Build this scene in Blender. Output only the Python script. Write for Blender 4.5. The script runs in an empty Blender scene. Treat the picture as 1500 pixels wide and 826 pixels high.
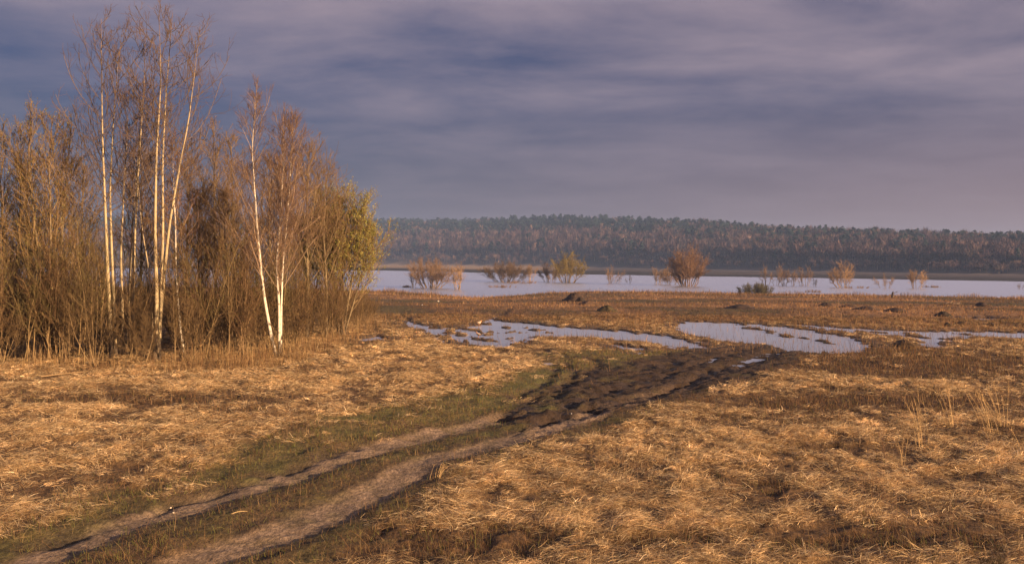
import bpy, math, time
import numpy as np
from mathutils import Vector, Matrix, Euler

T0 = time.time()
rng = np.random.default_rng(11)
scene = bpy.context.scene
COL = scene.collection

# ------------------------------------------------------------------ camera model (full-size photo pixels)
F = 1300.0
PITCH = math.atan(30.0 / F)
ROLL = math.radians(0.43)
CAM = np.array([0.0, 0.0, 4.0])
_f = np.array([0, math.cos(PITCH), -math.sin(PITCH)])
_u0 = np.array([0, math.sin(PITCH), math.cos(PITCH)])
_r0 = np.array([1.0, 0, 0])
_r = math.cos(ROLL) * _r0 + math.sin(ROLL) * _u0
_u = -math.sin(ROLL) * _r0 + math.cos(ROLL) * _u0


def ray(px, py):
    px = np.asarray(px, float); py = np.asarray(py, float)
    return _f * F + _r * (px[..., None] - 750.0) - _u * (py[..., None] - 413.0)


def on_plane(px, py, z):
    d = ray(px, py)
    t = (z - CAM[2]) / d[..., 2]
    return CAM + d * t[..., None]


def at_depth(px, py, Y):
    d = ray(px, py)
    return CAM + d * (Y / d[..., 1])[..., None]


def project(P):
    q = P - CAM
    w = q @ _f
    w = np.where(w < 0.1, 0.1, w)
    return 750 + F * (q @ _r) / w, 413 - F * (q @ _u) / w


# ------------------------------------------------------------------ noise
_perm = np.random.default_rng(5).permutation(4096)
_ga = np.random.default_rng(6).uniform(0, 2 * np.pi, 4096)
_gx, _gy = np.cos(_ga), np.sin(_ga)


def perlin(x, y):
    xi = np.floor(x).astype(np.int64); yi = np.floor(y).astype(np.int64)
    xf = x - xi; yf = y - yi
    u = xf * xf * xf * (xf * (xf * 6 - 15) + 10)
    v = yf * yf * yf * (yf * (yf * 6 - 15) + 10)

    def g(ix, iy, dx, dy):
        h = _perm[(_perm[ix & 4095] + iy) & 4095]
        return _gx[h] * dx + _gy[h] * dy
    a = g(xi, yi, xf, yf); b = g(xi + 1, yi, xf - 1, yf)
    c = g(xi, yi + 1, xf, yf - 1); d = g(xi + 1, yi + 1, xf - 1, yf - 1)
    return ((a * (1 - u) + b * u) * (1 - v) + (c * (1 - u) + d * u) * v) * 1.5


def fbm(x, y, o=4, gain=0.5):
    s = 0; a = 1.0; t = 0
    for i in range(o):
        s = s + a * perlin(x * 2 ** i + 17.3 * i, y * 2 ** i - 9.1 * i)
        t += a; a *= gain
    return s / t


def sstep(a, b, x):
    t = np.clip((x - a) / (b - a), 0, 1)
    return t * t * (3 - 2 * t)


# ------------------------------------------------------------------ layout curves (photo pixels put onto the ground)
WATER_Z = -2.5
PUD_Z = -0.13


def u_of(px, py, z):
    P = on_plane(np.array(px, float), np.array(py, float), z)
    return P[:, 0] / P[:, 1], P[:, 1]


near_u, near_y = u_of([-400, 300, 570, 640, 700, 745, 800, 860, 930, 1000, 1100, 1200, 1300, 1400, 1500, 1900],
                      [416, 421, 427, 432, 437, 434, 429.5, 427.5, 428, 428.5, 430.5, 432, 433.5, 435.5, 437, 442], WATER_Z)
far_u, far_y = u_of([-400, 200, 570, 700, 850, 1000, 1200, 1350, 1500, 1900],
                    [389.5, 393, 396.5, 399.5, 402, 404.5, 407.5, 410, 412.5, 417], WATER_Z)
base_u, base_y = u_of([-400, 200, 540, 800, 1000, 1200, 1400, 1500, 1900],
                      [384, 385.5, 387.6, 391, 394, 397.5, 401, 402.5, 408], -1.8)
# skyline of the wooded hill: pixel height of the tree tops
sky_px = np.array([-400, 0, 400, 530, 600, 680, 740, 800, 870, 920, 990, 1060, 1120, 1200, 1300, 1370, 1440, 1500, 1900])
sky_py = np.array([318, 320, 321, 321, 321.5, 322, 319.5, 317.5, 317.5, 320.5, 320.5, 325, 329.5, 331.5, 334, 335.5, 337.5, 338, 342])
_d = ray(sky_px, sky_py)
sky_u, sky_s = _d[:, 0] / _d[:, 1], _d[:, 2] / _d[:, 1]


def poly_ground(pts, z=0.0):
    a = np.array(pts, float)
    return on_plane(a[:, 0], a[:, 1], z)[:, :2]


def seg_dist(x, y, pl):
    """distance to a polyline and the arc fraction of the nearest point"""
    best = np.full(x.shape, 1e9); frac = np.zeros(x.shape)
    n = len(pl) - 1
    for i in range(n):
        a, b = pl[i], pl[i + 1]
        d = b - a
        t = np.clip(((x - a[0]) * d[0] + (y - a[1]) * d[1]) / (d @ d), 0, 1)
        e = np.hypot(x - a[0] - t * d[0], y - a[1] - t * d[1])
        m = e < best
        best = np.where(m, e, best); frac = np.where(m, (i + t) / n, frac)
    return best, frac


def poly_sdf(x, y, pg):
    d, _ = seg_dist(x, y, np.vstack([pg, pg[:1]]))
    inside = np.zeros(x.shape, bool)
    n = len(pg)
    for i in range(n):
        x0, y0 = pg[i]; x1, y1 = pg[(i + 1) % n]
        c = ((y0 > y) != (y1 > y)) & (x < (x1 - x0) * (y - y0) / (y1 - y0 + 1e-12) + x0)
        inside ^= c
    return np.where(inside, -d, d)


RUT_L = poly_ground([(-60, 862), (40, 826), (100, 800), (200, 760), (300, 734), (400, 703), (480, 677), (563, 652), (640, 632), (700, 618), (770, 604)])
RUT_R = poly_ground([(190, 862), (285, 826), (345, 806), (420, 773), (500, 738), (560, 710), (640, 674), (700, 655), (780, 632), (860, 610), (930, 588), (1000, 563), (1060, 545), (1115, 524), (1150, 511)])
LINE_M = poly_ground([(40, 862), (160, 815), (310, 757), (480, 700), (640, 648), (740, 625), (860, 600), (960, 565), (1060, 535)])
BANK = poly_ground([(-40, 826), (60, 795), (150, 762), (230, 742), (300, 722), (420, 684), (520, 655), (600, 640)])
MUD_RUTS = [poly_ground(p) for p in (
    [(735, 612), (765, 606), (790, 618), (830, 607), (900, 590), (965, 575), (1030, 552), (1090, 528), (1140, 513)],
    [(770, 600), (772, 590), (800, 575), (850, 557), (880, 536), (868, 526), (820, 520), (770, 510), (740, 506), (690, 501)],
    [(745, 585), (790, 566), (815, 540), (800, 526), (760, 517), (700, 508), (650, 498), (612, 481), (594, 470), (600, 462), (660, 452), (720, 444)],
    [(820, 600), (880, 580), (930, 560), (985, 540), (990, 530), (940, 527), (890, 524)],
    [(870, 605), (950, 578), (1010, 556), (1080, 530), (1130, 512)],
    [(850, 590), (920, 570), (1000, 545), (1050, 522), (1100, 509)],
    [(740, 500), (735, 480), (720, 466), (745, 455), (730, 444)],
    [(790, 512), (850, 518), (905, 517), (960, 512), (1020, 508), (1080, 505)],
    [(800, 590), (830, 566), (842, 545), (820, 530), (770, 520), (715, 511)],
    [(985, 462), (1040, 466), (1100, 470), (1160, 471)],
)]
MUD = poly_ground([(742, 612), (760, 594), (800, 570), (850, 548), (900, 534), (960, 520), (1000, 512), (1060, 506), (1135, 504), (1190, 512), (1165, 536), (1100, 560), (1020, 584), (935, 602), (850, 622), (790, 637), (748, 636)])
GREEN = poly_ground([(-60, 800), (60, 758), (150, 722), (260, 690), (380, 648), (520, 600), (640, 575), (720, 560), (790, 540), (800, 515), (870, 510), (1000, 512), (1060, 520), (940, 560), (800, 610), (640, 650), (420, 705), (240, 742), (60, 800), (-40, 840)])
PUDS = [poly_ground(p, PUD_Z) for p in (
    [(594, 472), (625, 478), (668, 482), (706, 477), (718, 470), (775, 475), (830, 480), (905, 486), (962, 491), (1010, 500), (1032, 508), (1000, 511), (950, 503), (880, 496), (830, 494), (780, 493), (762, 503), (742, 509), (700, 506), (660, 496), (625, 486)],
    [(1000, 472), (1060, 473), (1120, 476), (1180, 484), (1240, 493), (1270, 505), (1262, 513), (1200, 518), (1165, 515), (1120, 507), (1060, 500), (1012, 490), (985, 480)],
    [(1170, 476), (1250, 482), (1340, 486), (1420, 486), (1520, 489), (1560, 490), (1560, 498), (1500, 497), (1420, 494), (1385, 497), (1375, 508), (1352, 511), (1345, 497), (1290, 490), (1240, 488), (1190, 482)],
    [(1395, 466), (1440, 465), (1470, 468), (1440, 470)],
    [(985, 508), (1020, 506), (1045, 510), (1010, 513)],
    [(530, 497), (560, 493), (556, 500), (528, 503)],
    [(905, 507), (935, 511), (930, 516), (908, 512)],
)]
PUD_ISLES = [poly_ground(p, PUD_Z) for p in (
    [(618, 476), (640, 483)], [(640, 479), (668, 487), (676, 491)], [(654, 488), (690, 494)], [(684, 481), (716, 491)], [(700, 497), (738, 502)],
    [(744, 496), (776, 505)], [(668, 480), (682, 483)], [(738, 480), (746, 483)], [(752, 484), (762, 487)], [(768, 481), (780, 484)], [(708, 487), (722, 488)],
    [(800, 487), (812, 488)], [(1330, 488), (1350, 496)], [(1262, 486), (1300, 488)], [(1400, 489), (1424, 491)], [(1180, 478), (1230, 486)], [(1205, 500), (1225, 503)])]
PUD_BRIDGE = poly_ground([(1085, 474), (1115, 484), (1150, 492), (1185, 497)], PUD_Z)


def ell(px, py, cx, cy, rx, ry):
    return np.exp(-(((px - cx) / rx) ** 2 + ((py - cy) / ry) ** 2))


# brown weed patches, and long cast-shadow bands painted in the same dark brown (cx, cy, rx, ry, strength)
WEED_SHADE = [(1250, 590, 250, 14, 1.0), (1340, 536, 210, 20, 1.0), (1100, 528, 60, 14, .6), (200, 585, 230, 10, .8), (330, 600, 100, 12, .5),
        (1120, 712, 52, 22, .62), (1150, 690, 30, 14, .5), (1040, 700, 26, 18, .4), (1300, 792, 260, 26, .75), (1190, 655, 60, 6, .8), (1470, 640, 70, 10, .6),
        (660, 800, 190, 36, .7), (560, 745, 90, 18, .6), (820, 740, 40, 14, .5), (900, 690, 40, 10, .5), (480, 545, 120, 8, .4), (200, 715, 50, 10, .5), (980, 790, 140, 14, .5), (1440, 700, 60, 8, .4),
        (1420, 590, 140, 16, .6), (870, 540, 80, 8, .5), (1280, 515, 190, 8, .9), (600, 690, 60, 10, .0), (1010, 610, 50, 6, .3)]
STRAW = [(1060, 760, 220, 20, .5), (960, 650, 90, 25, .6), (1150, 640, 140, 14, .5), (1350, 690, 160, 16, .6), (1090, 560, 90, 8, .8), (1330, 563, 160, 5, .7),
         (100, 600, 90, 10, .7), (60, 660, 90, 30, .6), (200, 655, 100, 12, .5), (660, 545, 110, 16, .9), (560, 570, 120, 10, .5), (740, 700, 90, 25, .4),
         (150, 548, 180, 5, .6), (450, 560, 90, 6, .6), (870, 470, 130, 8, .8), (650, 468, 60, 6, .6), (1400, 670, 80, 7, .5)]


def masks(x, y):
    """everything the ground knows about itself at (x, y)"""
    x = np.asarray(x, float); y = np.asarray(y, float)
    Z0 = np.zeros(x.shape)
    P = np.stack([x, y, Z0], -1)
    px, py = project(P)
    ahead = y > 5
    n1 = fbm(x * .55, y * .55, 3); n2 = fbm(x * 1.7 + 40, y * 1.7, 3); n3 = fbm(x * .16 + 7, y * .16 - 3, 3)
    m = {}
    near = (y > -5) & (y < 75)
    xn = x + .16 * n1 + .07 * n2; yn = y + .3 * fbm(x * .5 + 90, y * .5, 3)
    big = np.full(x.shape, 50.0)

    def sd(fn, *a):
        out = big.copy(); fr = np.zeros(x.shape)
        r = fn(xn[near], yn[near], *a)
        if isinstance(r, tuple):
            out[near] = r[0]; fr[near] = r[1]
            return out, fr
        out[near] = r
        return out
    dl, fl = sd(seg_dist, RUT_L); dr, fr = sd(seg_dist, RUT_R); dm, _ = sd(seg_dist, LINE_M); db, _ = sd(seg_dist, BANK)
    m['rutl'] = sstep(.52, .24, dl + .12 * n2) * sstep(1.02, .93, fl)
    m['rutr'] = sstep(.60, .28, dr + .12 * n2)
    m['edge'] = np.maximum(np.exp(-((dl - .52) / .16) ** 2) * sstep(1.02, .93, fl), np.exp(-((dr - .60) / .16) ** 2)) * np.clip(.6 + 1.6 * n2, 0, 1)
    m['fr'] = fr
    m['track'] = np.maximum(sstep(2.1, 1.25, dm + .5 * n2 + .4 * n1), sstep(1.7, .8, dr + .6 * n2 + .5 * n1))
    m['bank'] = np.exp(-(db / .17) ** 2) * sstep(-.25, .25, perlin(x * .9, y * .9) + .12)
    sm = sd(poly_sdf, MUD)
    m['mud'] = sstep(.5, -.5, sm + .8 * n2)
    sg = sd(poly_sdf, GREEN)
    m['green'] = sstep(.9, -.9, sg + 1.3 * n1)
    rm = np.zeros(x.shape)
    for pl in MUD_RUTS:
        d, _ = sd(seg_dist, pl)
        rm = np.maximum(rm, np.exp(-(d / .27) ** 2) * (0.62 + .38 * np.clip(n2 * 2.5, -1, 1)))
    m['mrut'] = rm
    pu = big.copy()
    for pg in PUDS:
        pu = np.minimum(pu, sd(poly_sdf, pg))
    bd, _ = sd(seg_dist, PUD_BRIDGE)
    pu = np.maximum(pu, .22 - bd)
    for pl in PUD_ISLES:
        bd, _ = sd(seg_dist, pl)
        pu = np.maximum(pu, .30 - bd)
    rough = .9 * fbm(x * 1.0 + 5, y * .42, 3) + .55 * fbm(x * 2.4, y * .9 + 30, 3)
    m['pud'] = sstep(.2, -.35, pu + 1.25 * rough - .12)
    m['pudnear'] = sstep(4.0, .0, pu)
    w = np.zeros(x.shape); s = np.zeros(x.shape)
    for cx, cy, rx, ry, k in WEED_SHADE:
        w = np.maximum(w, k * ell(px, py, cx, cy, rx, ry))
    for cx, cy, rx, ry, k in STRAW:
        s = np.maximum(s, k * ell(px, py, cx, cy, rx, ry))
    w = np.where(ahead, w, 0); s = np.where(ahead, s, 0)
    m['weed'] = np.clip(sstep(.28, .62, w * (1 + .8 * n2) + .45 * n2 + .35 * n1) + .8 * sstep(.20, .5, .8 * n3 + .55 * n1 + .4 * n2 - .4 * s), 0, 1)  # weedy ground, plus the painted shadow bands
    m['straw'] = np.clip(.32 + .6 * s - .8 * m['weed'] + 1.35 * n1 + .9 * n2 + .5 * n3, 0, 1)
    m['meadow'] = sstep(47, 66, y + 6 * n3)
    m['n1'], m['n2'], m['n3'] = n1, n2, n3
    return m


def shores(x, y):
    u = x / np.maximum(y, 1.0)
    return np.interp(u, near_u, near_y), np.interp(u, far_u, far_y), np.interp(u, base_u, base_y), u


def n_fine(x, y):
    return fbm(x * 2.8, y * 2.8, 4, .6)


HILL_W = 0.42          # how far back the hill keeps rising, as a share of its distance
TREE_H = 15.0


def height(x, y, m=None):
    x = np.asarray(x, float); y = np.asarray(y, float)
    if m is None:
        m = masks(x, y)
    ns, fs, bs, u = shores(x, y)
    yy = y + 5 * perlin(x * .05, y * .05) * sstep(40, 120, y)
    z = WATER_Z * np.clip((yy - 74) / (ns - 74), 0, 1.35)
    z = np.where(y > ns * 1.05, np.maximum(z, -3.3), z)
    # far bank, fields, hill
    bank = sstep(fs * .985, fs * 1.015, y)
    z = z * (1 - bank) + (-2.25) * bank
    rise = np.clip((y - fs * 1.02) / (bs - fs * 1.02), 0, 1)
    z = z + bank * .45 * rise
    top_y = bs * (1 + HILL_W)
    hz = CAM[2] + np.interp(u, sky_u, sky_s) * top_y - TREE_H * .9
    t = np.clip((y - bs) / (top_y - bs), 0, 1)
    z = np.where(y > bs, -1.8 + (hz + 1.8) * (t ** .8), z)
    z = z - np.where(y > top_y, (y - top_y) * .03, 0)
    # near relief
    nr = sstep(190, 120, y)
    grassy = 1 - np.maximum(np.maximum(m['track'], m['mud']), np.maximum(m['green'] * .7, m['pud']))
    tuss = .5 * (1 - np.abs(fbm(x * 1.15, y * 1.15, 2)) * 2.2) + .5 * m['n2']
    lump = .17 * tuss * grassy * (.3 + .7 * m['straw']) * (1 - .75 * m['pudnear']) + .05 * m['n1'] + .05 * fbm(x * 4, y * 4, 2) * grassy
    z = z + nr * lump + nr * .16 * m['n3'] * (1 - m['pudnear']) * sstep(10, 20, y)
    z = z - nr * (.045 * m['rutl'] + .045 * m['rutr'] + .09 * m['bank'] + .03 * m['edge'])
    z = z + nr * (.02 + .05 * n_fine(x, y)) * m['track'] * (1 - m['rutl']) * (1 - m['rutr']) + nr * .028 * fbm(x * 6, y * 6, 3, .65) * np.maximum(m['rutl'], m['rutr'])
    ta, tb = .80 * x + .60 * y, -.60 * x + .80 * y
    clod = .6 * fbm(ta * .7, tb * 2.4, 4, .55) + .4 * fbm(x * 1.6, y * 1.6, 3)
    z = z + nr * m['mud'] * (.19 * clod + .07 * fbm(x * 5.5, y * 5.5, 3, .6) + .02) - nr * .20 * m['mrut'] * np.clip(.7 + 1.6 * fbm(x * 1.2 + 9, y * 1.2, 2), 0, 1.4) + nr * .05 * m['green'] * m['n2']
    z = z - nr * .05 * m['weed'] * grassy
    z = z - nr * .05 * m['pudnear'] * (1 - m['pud'])
    z = np.where(m['pud'] > 0, z * (1 - m['pud']) + (-.31 + .12 * m['n2'] + .16 * m['n1']) * m['pud'], z)
    # levee the camera stands on
    z = z + 1.5 * sstep(6.5, -1.0, y)
    return z


def ground_at(px, py, z=0.0):
    px = np.atleast_1d(np.asarray(px, float)); py = np.atleast_1d(np.asarray(py, float))
    zz = np.full(px.shape, float(z))
    for _ in range(12):
        P = on_plane(px, py, zz)
        h = height(P[:, 0], P[:, 1])
        zz = .5 * zz + .5 * h
    P = on_plane(px, py, zz)
    P[:, 2] = height(P[:, 0], P[:, 1])
    return P


# ------------------------------------------------------------------ object helpers
def mesh_np(name, V, faces, mat=None, smooth=True, col=None, fcol=None, mats=None, midx=None):
    """faces: list of (n,k) int arrays"""
    me = bpy.data.meshes.new(name)
    V = np.ascontiguousarray(V, np.float32)
    me.vertices.add(len(V)); me.vertices.foreach_set('co', V.ravel())
    faces = [np.asarray(f, np.int32) for f in faces if len(f)]
    loops = np.concatenate([f.ravel() for f in faces])
    tot = np.concatenate([np.full(len(f), f.shape[1], np.int32) for f in faces])
    start = np.concatenate([[0], np.cumsum(tot)[:-1]]).astype(np.int32)
    me.loops.add(len(loops)); me.loops.foreach_set('vertex_index', loops)
    me.polygons.add(len(tot)); me.polygons.foreach_set('loop_start', start)
    try:
        me.polygons.foreach_set('loop_total', tot)
    except Exception:
        pass
    me.polygons.foreach_set('use_smooth', np.full(len(tot), smooth))
    if mat is not None:
        me.materials.append(mat)
    for mm in mats or ():
        me.materials.append(mm)
    if midx is not None:
        me.polygons.foreach_set('material_index', np.asarray(midx, np.int32))
    me.update(calc_edges=True)
    if col is not None:
        a = me.attributes.new('Col', 'FLOAT_COLOR', 'POINT')
        c = np.ones((len(V), 4), np.float32); c[:, :col.shape[1]] = col
        a.data.foreach_set('color', c.ravel())
    me.validate(verbose=False)
    return me


def link(name, data, parent=None, loc=None):
    o = bpy.data.objects.new(name, data); COL.objects.link(o)
    if parent is not None:
        o.parent = parent
    if loc is not None:
        o.location = loc
    return o


def tag(o, label=None, cat=None, group=None, kind=None):
    if label: o['label'] = label
    if cat: o['category'] = cat
    if group: o['group'] = group
    if kind: o['kind'] = kind
    return o


# ------------------------------------------------------------------ materials
def new_mat(name):
    m = bpy.data.materials.new(name); m.use_nodes = True
    nt = m.node_tree; nt.nodes.clear()
    out = nt.nodes.new('ShaderNodeOutputMaterial')
    return m, nt, out


def N(nt, typ, **kw):
    n = nt.nodes.new(typ)
    for k, v in kw.items():
        if k.startswith('i_'):
            n.inputs[k[2:].replace('_', ' ')].default_value = v
        else:
            setattr(n, k, v)
    return n


def mixc(nt, a, b, fac, mode='MIX'):
    n = nt.nodes.new('ShaderNodeMix'); n.data_type = 'RGBA'; n.blend_type = mode
    for s, v in (('A', a), ('B', b)):
        sock = [i for i in n.inputs if i.name == s and i.type == 'RGBA'][0]
        if isinstance(v, (tuple, list)):
            sock.default_value = (*v, 1) if len(v) == 3 else v
        else:
            nt.links.new(v, sock)
    fs = n.inputs[0]
    if isinstance(fac, (int, float)):
        fs.default_value = fac
    else:
        nt.links.new(fac, fs)
    return [o for o in n.outputs if o.type == 'RGBA'][0]


def maprange(nt, v, a, b, c=0., d=1.):
    n = nt.nodes.new('ShaderNodeMapRange')
    nt.links.new(v, n.inputs[0])
    for i, k in enumerate((a, b, c, d)):
        n.inputs[i + 1].default_value = k
    return n.outputs[0]


def mat_ground():
    m, nt, out = new_mat('ground')
    bs = N(nt, 'ShaderNodeBsdfPrincipled'); bs.inputs['Specular IOR Level'].default_value = .25
    at = N(nt, 'ShaderNodeAttribute', attribute_name='Col')
    geo = N(nt, 'ShaderNodeNewGeometry')
    mp = N(nt, 'ShaderNodeMapping'); mp.inputs['Scale'].default_value = (1, .55, 1)
    nt.links.new(geo.outputs['Position'], mp.inputs['Vector'])
    n1 = N(nt, 'ShaderNodeTexNoise'); n1.inputs['Scale'].default_value = 17; n1.inputs['Detail'].default_value = 6; n1.inputs['Roughness'].default_value = .7
    n2 = N(nt, 'ShaderNodeTexNoise'); n2.inputs['Scale'].default_value = 2.3; n2.inputs['Detail'].default_value = 5
    nt.links.new(mp.outputs[0], n1.inputs['Vector']); nt.links.new(mp.outputs[0], n2.inputs['Vector'])
    f1 = maprange(nt, n1.outputs[0], .32, .68, .38, 1.62)
    f2 = maprange(nt, n2.outputs[0], .3, .7, .75, 1.25)
    mu = N(nt, 'ShaderNodeMath', operation='MULTIPLY'); nt.links.new(f1, mu.inputs[0]); nt.links.new(f2, mu.inputs[1])
    vs = N(nt, 'ShaderNodeVectorMath', operation='SCALE')
    nt.links.new(at.outputs['Color'], vs.inputs[0]); nt.links.new(mu.outputs[0], vs.inputs['Scale'])
    nt.links.new(vs.outputs[0], bs.inputs['Base Color'])
    rr = maprange(nt, at.outputs['Alpha'], 0, 1, .95, .38)
    nt.links.new(rr, bs.inputs['Roughness'])
    bp = N(nt, 'ShaderNodeBump'); bp.inputs['Strength'].default_value = 1; bp.inputs['Distance'].default_value = .07
    nt.links.new(n1.outputs[0], bp.inputs['Height']); nt.links.new(bp.outputs[0], bs.inputs['Normal'])
    nt.links.new(bs.outputs[0], out.inputs[0])
    return m


def mat_water(name, silt, tint, rough, scale, bump):
    """rippled water seen at a low angle: mostly mirror, a little of the silt below"""
    m, nt, out = new_mat(name)
    d = N(nt, 'ShaderNodeBsdfDiffuse'); d.inputs['Color'].default_value = (*silt, 1)
    g = N(nt, 'ShaderNodeBsdfGlossy'); g.distribution = 'MULTI_GGX'
    g.inputs['Color'].default_value = (*tint, 1); g.inputs['Roughness'].default_value = rough
    lw = N(nt, 'ShaderNodeLayerWeight'); lw.inputs['Blend'].default_value = .25
    fac = maprange(nt, lw.outputs['Fresnel'], .04, .85, .05, .94)
    geo = N(nt, 'ShaderNodeNewGeometry')
    mp = N(nt, 'ShaderNodeMapping'); mp.inputs['Scale'].default_value = (scale * .6, scale, 1)
    nt.links.new(geo.outputs['Position'], mp.inputs['Vector'])
    n1 = N(nt, 'ShaderNodeTexNoise'); n1.inputs['Scale'].default_value = 1; n1.inputs['Detail'].default_value = 4
    nt.links.new(mp.outputs[0], n1.inputs['Vector'])
    bp = N(nt, 'ShaderNodeBump'); bp.inputs['Strength'].default_value = 1; bp.inputs['Distance'].default_value = bump
    nt.links.new(n1.outputs[0], bp.inputs['Height']); nt.links.new(bp.outputs[0], g.inputs['Normal'])
    mx = N(nt, 'ShaderNodeMixShader'); nt.links.new(fac, mx.inputs[0])
    nt.links.new(d.outputs[0], mx.inputs[1]); nt.links.new(g.outputs[0], mx.inputs[2])
    nt.links.new(mx.outputs[0], out.inputs[0])
    return m


def mat_col(name, trans=0.0, rough=.85, var=.25, scale=30, gain=1.0):
    """vertex colour 'Col' broken up by noise; trans: share of light let through (blades, leaves)"""
    m, nt, out = new_mat(name)
    at = N(nt, 'ShaderNodeAttribute', attribute_name='Col')
    geo = N(nt, 'ShaderNodeNewGeometry')
    n1 = N(nt, 'ShaderNodeTexNoise'); n1.inputs['Scale'].default_value = scale; n1.inputs['Detail'].default_value = 3
    nt.links.new(geo.outputs['Position'], n1.inputs['Vector'])
    f1 = maprange(nt, n1.outputs[0], .3, .7, (1 - var) * gain, (1 + var) * gain)
    vs = N(nt, 'ShaderNodeVectorMath', operation='SCALE')
    nt.links.new(at.outputs['Color'], vs.inputs[0]); nt.links.new(f1, vs.inputs['Scale'])
    d = N(nt, 'ShaderNodeBsdfPrincipled'); d.inputs['Roughness'].default_value = rough; d.inputs['Specular IOR Level'].default_value = .2
    nt.links.new(vs.outputs[0], d.inputs['Base Color'])
    if trans > 0:
        t = N(nt, 'ShaderNodeBsdfTranslucent'); nt.links.new(vs.outputs[0], t.inputs['Color'])
        mx = N(nt, 'ShaderNodeMixShader'); mx.inputs[0].default_value = trans
        nt.links.new(d.outputs[0], mx.inputs[1]); nt.links.new(t.outputs[0], mx.inputs[2])
        nt.links.new(mx.outputs[0], out.inputs[0])
    else:
        nt.links.new(d.outputs[0], out.inputs[0])
    return m


def mat_bark(name, pale, dark, low_dark=True, marks=.5):
    """pale bark with dark cross marks; darker furrowed bark towards the foot of the trunk"""
    m, nt, out = new_mat(name)
    bs = N(nt, 'ShaderNodeBsdfPrincipled'); bs.inputs['Roughness'].default_value = .8; bs.inputs['Specular IOR Level'].default_value = .25
    at = N(nt, 'ShaderNodeAttribute', attribute_name='Col')
    geo = N(nt, 'ShaderNodeNewGeometry')
    mp = N(nt, 'ShaderNodeMapping'); mp.inputs['Scale'].default_value = (7, 7, 3.2)
    nt.links.new(geo.outputs['Position'], mp.inputs['Vector'])
    n1 = N(nt, 'ShaderNodeTexNoise'); n1.inputs['Scale'].default_value = 1.; n1.inputs['Detail'].default_value = 5; n1.inputs['Roughness'].default_value = .75
    nt.links.new(mp.outputs[0], n1.inputs['Vector'])
    mk = maprange(nt, n1.outputs[0], marks + .04, marks + .14)
    sep = N(nt, 'ShaderNodeSeparateColor'); nt.links.new(at.outputs['Color'], sep.inputs[0])
    # Col.r: bark age (1 at the foot)
    ad = N(nt, 'ShaderNodeMath', operation='MULTIPLY'); nt.links.new(sep.outputs[0], ad.inputs[0]); ad.inputs[1].default_value = 1.0 if low_dark else 0.0
    n2 = N(nt, 'ShaderNodeTexNoise'); n2.inputs['Scale'].default_value = 5; n2.inputs['Detail'].default_value = 4
    nt.links.new(geo.outputs['Position'], n2.inputs['Vector'])
    s2 = N(nt, 'ShaderNodeMath', operation='ADD'); nt.links.new(ad.outputs[0], s2.inputs[0])
    nn = maprange(nt, n2.outputs[0], .3, .7, -.35, .35); nt.links.new(nn, s2.inputs[1])
    age = maprange(nt, s2.outputs[0], .45, .75)
    c = mixc(nt, pale, dark, mk)
    c = mixc(nt, c, dark, age)
    c = mixc(nt, c, (.16, .10, .065), maprange(nt, sep.outputs[1], .70, .98))
    nt.links.new(c, bs.inputs['Base Color'])
    nt.links.new(bs.outputs[0], out.inputs[0])
    return m


M_ground = mat_ground()
M_water = mat_water('flood_water', (.10, .095, .105), (.92, .93, .98), .27, .9, .05)
M_pud = mat_water('puddle_water', (.05, .04, .035), (.95, .97, 1.0), .32, 3.0, .012)
M_straw = mat_col('dry_grass', .35, .8, .25, 6)
M_twig = mat_col('twigs', 0, .8, .2, 9)
M_leaf = mat_col('young_leaves', .4, .7, .2, 9)
M_wood = mat_col('forest', .0, .9, .25, .15)
M_aspen = mat_bark('aspen_bark', (.40, .315, .185), (.085, .06, .04), True, .54)
M_birch = mat_bark('birch_bark', (.60, .53, .43), (.06, .05, .04), True, .52)
M_brown = mat_bark('willow_bark', (.20, .15, .085), (.09, .065, .04), True, .5)
M_earth = mat_col('bare_earth', 0, .95, .4, 8)
M_small = mat_col('small_things', 0, .7, .15, 30)

# ------------------------------------------------------------------ ground: one sheet to the hills
C = {k: np.array(v) for k, v in dict(
    straw=(.27, .165, .072), tan=(.12, .070, .033), weed=(.060, .034, .018), green=(.10, .095, .028), dirt=(.26, .182, .120),
    mud=(.044, .027, .017), meadow=(.155, .082, .035), field=(.060, .040, .032), reed=(.30, .20, .11), silt=(.05, .04, .03), wood=(.05, .04, .035)).items()}


def meadow_var(x, y):
    return np.clip(1.5 * fbm(x * .045 + 2, y * .05, 3) + .7 * fbm(x * .14 + 30, y * .09, 3) + .45 * fbm(x * .4, y * .3, 2), -.78, .8)


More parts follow.
